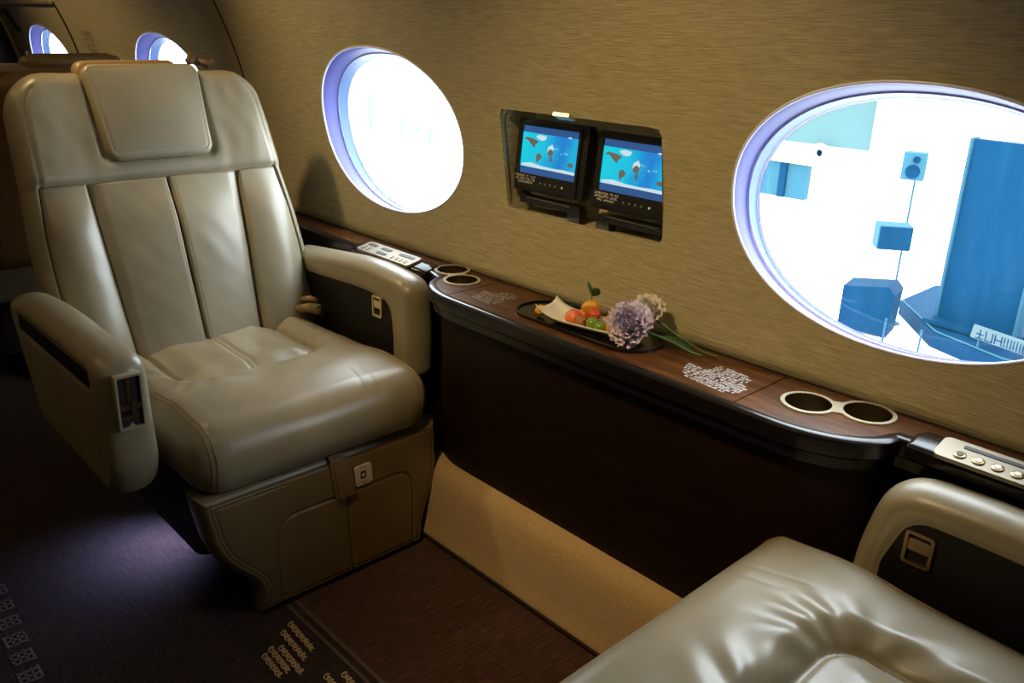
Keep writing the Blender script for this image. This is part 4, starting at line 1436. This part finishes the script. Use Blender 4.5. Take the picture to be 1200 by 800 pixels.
def petal_mesh(name, L, W, mt, seed):
    rr_ = random.Random(seed)
    V, F = [], []
    nl, nw = 7, 9
    ph = rr_.uniform(0, 6)
    for i in range(nl + 1):
        u = i / nl
        ww = W * (0.25 + 0.95 * u ** 0.8)
        for j in range(nw + 1):
            v_ = -1 + 2 * j / nw
            ruf = 0.16 * L * u * u * math.sin(v_ * 7 + ph) + 0.05 * L * u ** 3 * math.sin(v_ * 17 + ph)
            edge = u * (1 - 0.16 * v_ * v_) + 0.05 * u * math.sin(v_ * 13 + ph)
            V.append((edge * L, v_ * ww, 0.35 * L * u * u + ruf + 0.25 * ww * v_ * v_))
    for i in range(nl):
        for j in range(nw):
            a = i * (nw + 1) + j; F.append((a, a + nw + 1, a + nw + 2, a + 1))
    me = bpy.data.meshes.new(name); me.from_pydata(V, [], F)
    me.polygons.foreach_set('use_smooth', [True] * len(me.polygons)); me.materials.append(MATS[mt])
    return me


def flower_head(root, c, R_, mt, count, facing, seed):
    """ruffled petals around a head whose axis is FACING"""
    meshes = [petal_mesh('petal', R_, R_ * 0.42, mt, seed + k) for k in range(4)]
    ax = Vector(facing).to_track_quat('Z', 'Y').to_matrix().to_4x4()
    rr_ = random.Random(seed)
    ga = PI * (3 - math.sqrt(5))
    for k in range(count):
        f_ = (k + 0.5) / count
        el = math.radians(84 - 102 * f_)          # inner petals stand up, outer ones lie back
        az = k * ga
        sc_ = 0.62 + 0.42 * f_
        M = Matrix.Translation(c) @ ax @ Matrix.Rotation(az, 4, 'Z') @ Matrix.Rotation(-el, 4, 'Y') @ Matrix.Rotation(rr_.uniform(-.3, .3), 4, 'X') @ Matrix.Scale(sc_, 4)
        o = bpy.data.objects.new('petal', meshes[k % 4]); COL.objects.link(o); o.parent = root; o.matrix_local = M


fl1 = tag(empty('lilac_carnation', (-0.985, 1.248, ZL)), 'ruffled lilac carnation lying on the ledge beside the fruit dish', 'flower')
flower_head(fl1, Vector((0.0, 0.0, 0.044)), 0.045, 'petal_lilac', 46, (0.25, -0.75, 0.62), 11)
q = MB(); q.tube([(0.0, 0.01, 0.038), (0.05, 0.045, 0.020), (0.105, 0.055, 0.007), (0.13, 0.058, 0.005)], [0.004, 0.0026, 0.002, 0.002], 8); q.build('stem', 'stem_green', fl1)
V, F = leaf_mesh(0.075, 0.017, -0.15)
M = Matrix.Translation((0.035, 0.045, 0.020)) @ Matrix.Rotation(math.radians(20), 4, 'Z') @ Matrix.Rotation(0.12, 4, 'Y')
o = mesh('leaf', [M @ Vector(p) for p in V], F, 'leaf', fl1); solid(o, 0.0008)
fl2 = tag(empty('white_carnation', (-0.990, 1.305, ZL)), 'smaller cream white carnation behind the lilac one', 'flower')
flower_head(fl2, Vector((0.0, 0.0, 0.062)), 0.032, 'petal_white', 30, (0.3, -0.6, 0.7), 31)
q = MB(); q.tube([(0.0, 0.0, 0.055), (0.06, 0.012, 0.028), (0.125, 0.020, 0.005), (0.155, 0.022, 0.0045)], [0.003, 0.0022, 0.0018, 0.0018], 8); q.build('stem', 'stem_green', fl2)

# ------------------------------------------------------------------ outside the windows
GZ = -1.80
q = MB(); q.box((-6, 0.0, GZ - 0.05), (90, 84, 0.1))
tag(q.build('ground', 'ground_white', smooth=False), kind='structure', label='bright white hall floor outside the windows')


def box_thing(name, c, s, mt, label, cat, rotz=0.0):
    root = tag(empty(name, c), label, cat)
    root.rotation_euler = (0, 0, rotz)
    q = MB(); q.box((0, 0, s[2] / 2), s); o = q.build('body', mt, root, smooth=False)
    md = o.modifiers.new('bevel', 'BEVEL'); md.width = min(s) * 0.06; md.segments = 2
    return root


# tall display board
bdr = tag(empty('display_board', (-2.83, 9.30, GZ + 0.185)), 'tall dark display board, tinted blue for window haze, seen through the right window', 'board')
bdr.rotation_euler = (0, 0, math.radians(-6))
q = MB(); q.box((0.02, 0, 0.95), (0.80, 0.10, 1.90)); o = q.build('panel', 'haze_blue_board', bdr, smooth=False)
q = MB(); q.box((-0.385, -0.01, 0.955), (0.03, 0.14, 1.91)); q.build('edge_post', 'haze_blue_steel', bdr, smooth=False)
q = MB(); q.box((0.42, -0.01, 0.955), (0.03, 0.14, 1.91)); q.build('edge_post', 'haze_blue_steel', bdr, smooth=False)
q = MB(); q.box((0.02, 0.0, 0.02), (0.9, 0.5, 0.04)); q.build('foot', 'haze_blue_dark', bdr, smooth=False)
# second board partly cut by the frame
b2 = box_thing('display_board', (-1.82, 9.5, GZ + 0.165), (0.80, 0.12, 1.75), 'haze_blue_board', 'second dark board, tinted blue for window haze, at the right edge of the right window', 'board', 0.0)
q = MB(); q.box((0, 0, 0.02), (0.9, 0.4, 0.04)); q.build('foot', 'haze_blue_dark', b2, smooth=False)
# loudspeaker mast: pole stands, two speakers ride on it
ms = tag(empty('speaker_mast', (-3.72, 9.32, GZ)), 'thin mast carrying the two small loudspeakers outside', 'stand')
q = MB(); q.tube([(0, 0, 0.0), (0, 0, 1.80)], 0.012, 10); q.build('pole', 'haze_blue_light', ms)
q = MB(); q.lathe([(0.12, 0.0), (0.12, 0.01), (0.02, 0.02), (0.0, 0.02)], (0, 0, 0), 18); q.build('foot', 'haze_blue_light', ms)
sp1 = box_thing('loudspeaker', (-3.65, 9.06, -0.16), (0.22, 0.16, 0.28), 'haze_blue_light', 'upper loudspeaker on the mast outside the right window', 'speaker', 0.3)
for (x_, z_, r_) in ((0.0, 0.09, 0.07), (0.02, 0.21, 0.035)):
    q = MB(); q.lathe([(r_, 0.0), (r_ * 0.9, 0.02), (r_ * 0.3, 0.005), (0, 0.004)], (0, 0, 0), 18); q.build('cone', 'haze_blue_dark', sp1, M=Matrix.Translation((x_, -0.08, z_)) @ Matrix.Rotation(PI / 2, 4, 'X'))
sp2 = box_thing('loudspeaker', (-3.74, 9.06, -0.90), (0.34, 0.26, 0.26), 'haze_blue_light', 'lower two-sided loudspeaker box on the mast outside the right window', 'speaker', 0.62)
q = MB(); q.box((0.0, -0.133, 0.13), (0.32, 0.01, 0.24)); q.build('grille', 'haze_blue_dark', sp2, smooth=False)
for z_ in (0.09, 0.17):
    q = MB(); q.box((0.175, 0.0, z_), (0.01, 0.07, 0.045)); q.build('handle', 'haze_blue_dark', sp2, smooth=False)
# equipment case on legs
cs = tag(empty('equipment_case', (-3.78, 8.9, GZ)), 'dark equipment case, tinted blue for window haze, on thin legs outside the right window', 'case')
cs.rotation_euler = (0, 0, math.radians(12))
q = MB(); q.prism([(-0.26, 0.04), (0.25, 0.02), (0.27, 0.48), (0.20, 0.56), (-0.26, 0.50)], lambda a, c: (a, 0.2, c), lambda a, c: (a, -0.2, c)); q.build('body', 'haze_blue_dark', cs, smooth=False)
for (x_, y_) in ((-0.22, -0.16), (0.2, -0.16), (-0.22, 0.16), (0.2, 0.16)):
    q = MB(); q.tube([(x_, y_, 0.0), (x_, y_, 0.06)], 0.012, 6); q.build('leg', 'haze_blue_steel', cs)
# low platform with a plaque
pf = tag(empty('platform', (-2.2, 8.55, GZ)), 'low dark platform, tinted blue for window haze, at the foot of the tall board', 'platform')
q = MB(); q.prism([(-1.60, 2.2), (-1.60, 1.20), (-0.89, 0.35), (-0.13, 0.05), (0.12, 0.03), (1.6, 0.0), (1.6, 2.2)], lambda a, c: (a, c, 0.0), lambda a, c: (a, c, 0.16)); q.build('deck', 'haze_blue_dark', pf, smooth=False)
q = MB(); q.tube([(-1.57, 1.18, 0.172), (-0.87, 0.37, 0.172), (-0.13, 0.08, 0.172), (1.5, 0.03, 0.172)], 0.010, 8); q.build('edge_rail', 'haze_blue_light', pf)
pq = tag(empty('sign_plaque', (-2.36, 8.74, GZ + 0.165)), 'pale plaque with outlined lettering on the dark platform', 'sign')
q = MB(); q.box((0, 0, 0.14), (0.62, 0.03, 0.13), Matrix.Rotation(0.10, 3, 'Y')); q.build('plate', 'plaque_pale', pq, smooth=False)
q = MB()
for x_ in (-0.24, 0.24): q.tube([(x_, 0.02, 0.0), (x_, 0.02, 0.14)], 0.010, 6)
q.build('post', 'haze_blue_light', pq)
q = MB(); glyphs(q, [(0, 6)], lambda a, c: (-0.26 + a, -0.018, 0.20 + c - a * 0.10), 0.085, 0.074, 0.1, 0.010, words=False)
q.build('lettering', 'haze_blue_dark', pq, smooth=False, recalc=False)['kind'] = 'stuff'
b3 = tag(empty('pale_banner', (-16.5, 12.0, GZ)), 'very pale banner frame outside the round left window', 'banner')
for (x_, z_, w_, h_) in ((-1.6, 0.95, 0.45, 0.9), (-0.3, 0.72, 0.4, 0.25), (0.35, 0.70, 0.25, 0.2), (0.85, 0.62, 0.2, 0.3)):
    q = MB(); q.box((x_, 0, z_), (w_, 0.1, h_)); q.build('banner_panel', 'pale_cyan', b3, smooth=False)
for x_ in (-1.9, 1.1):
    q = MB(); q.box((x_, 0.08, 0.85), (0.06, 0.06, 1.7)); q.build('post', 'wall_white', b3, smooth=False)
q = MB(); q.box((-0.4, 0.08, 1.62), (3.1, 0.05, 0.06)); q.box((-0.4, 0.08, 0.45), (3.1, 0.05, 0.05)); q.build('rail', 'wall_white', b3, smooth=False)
# rope barrier
for i, (x_, y_, lb_) in enumerate(((-3.36, 8.36, 'left thin barrier post in front of the dark case'), (-2.98, 8.30, 'right thin barrier post in front of the platform'))):
    bp_ = tag(empty('barrier_post', (x_, y_, GZ)), lb_, 'post', 'barrier posts outside')
    q = MB(); q.lathe([(0.07, 0.0), (0.07, 0.012), (0.012, 0.02), (0.010, 0.33), (0.014, 0.35), (0, 0.355)], (0, 0, 0), 16); q.build('shaft', 'haze_blue_steel', bp_)
# exhibition booth further off
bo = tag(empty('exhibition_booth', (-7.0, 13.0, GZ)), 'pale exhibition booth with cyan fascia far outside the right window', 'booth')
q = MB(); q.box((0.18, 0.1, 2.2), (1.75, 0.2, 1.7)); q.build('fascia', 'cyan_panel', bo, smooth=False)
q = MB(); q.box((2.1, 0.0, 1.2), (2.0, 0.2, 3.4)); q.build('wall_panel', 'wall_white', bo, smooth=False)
q = MB(); q.box((-0.40, 0.1, 0.72), (0.95, 0.15, 0.56)); q.build('counter_front', 'haze_blue_light', bo, smooth=False)
q = MB(); q.box((-0.33, 0.0, 0.75), (0.12, 0.05, 0.62)); q.build('counter_post', 'haze_blue_dark', bo, smooth=False)
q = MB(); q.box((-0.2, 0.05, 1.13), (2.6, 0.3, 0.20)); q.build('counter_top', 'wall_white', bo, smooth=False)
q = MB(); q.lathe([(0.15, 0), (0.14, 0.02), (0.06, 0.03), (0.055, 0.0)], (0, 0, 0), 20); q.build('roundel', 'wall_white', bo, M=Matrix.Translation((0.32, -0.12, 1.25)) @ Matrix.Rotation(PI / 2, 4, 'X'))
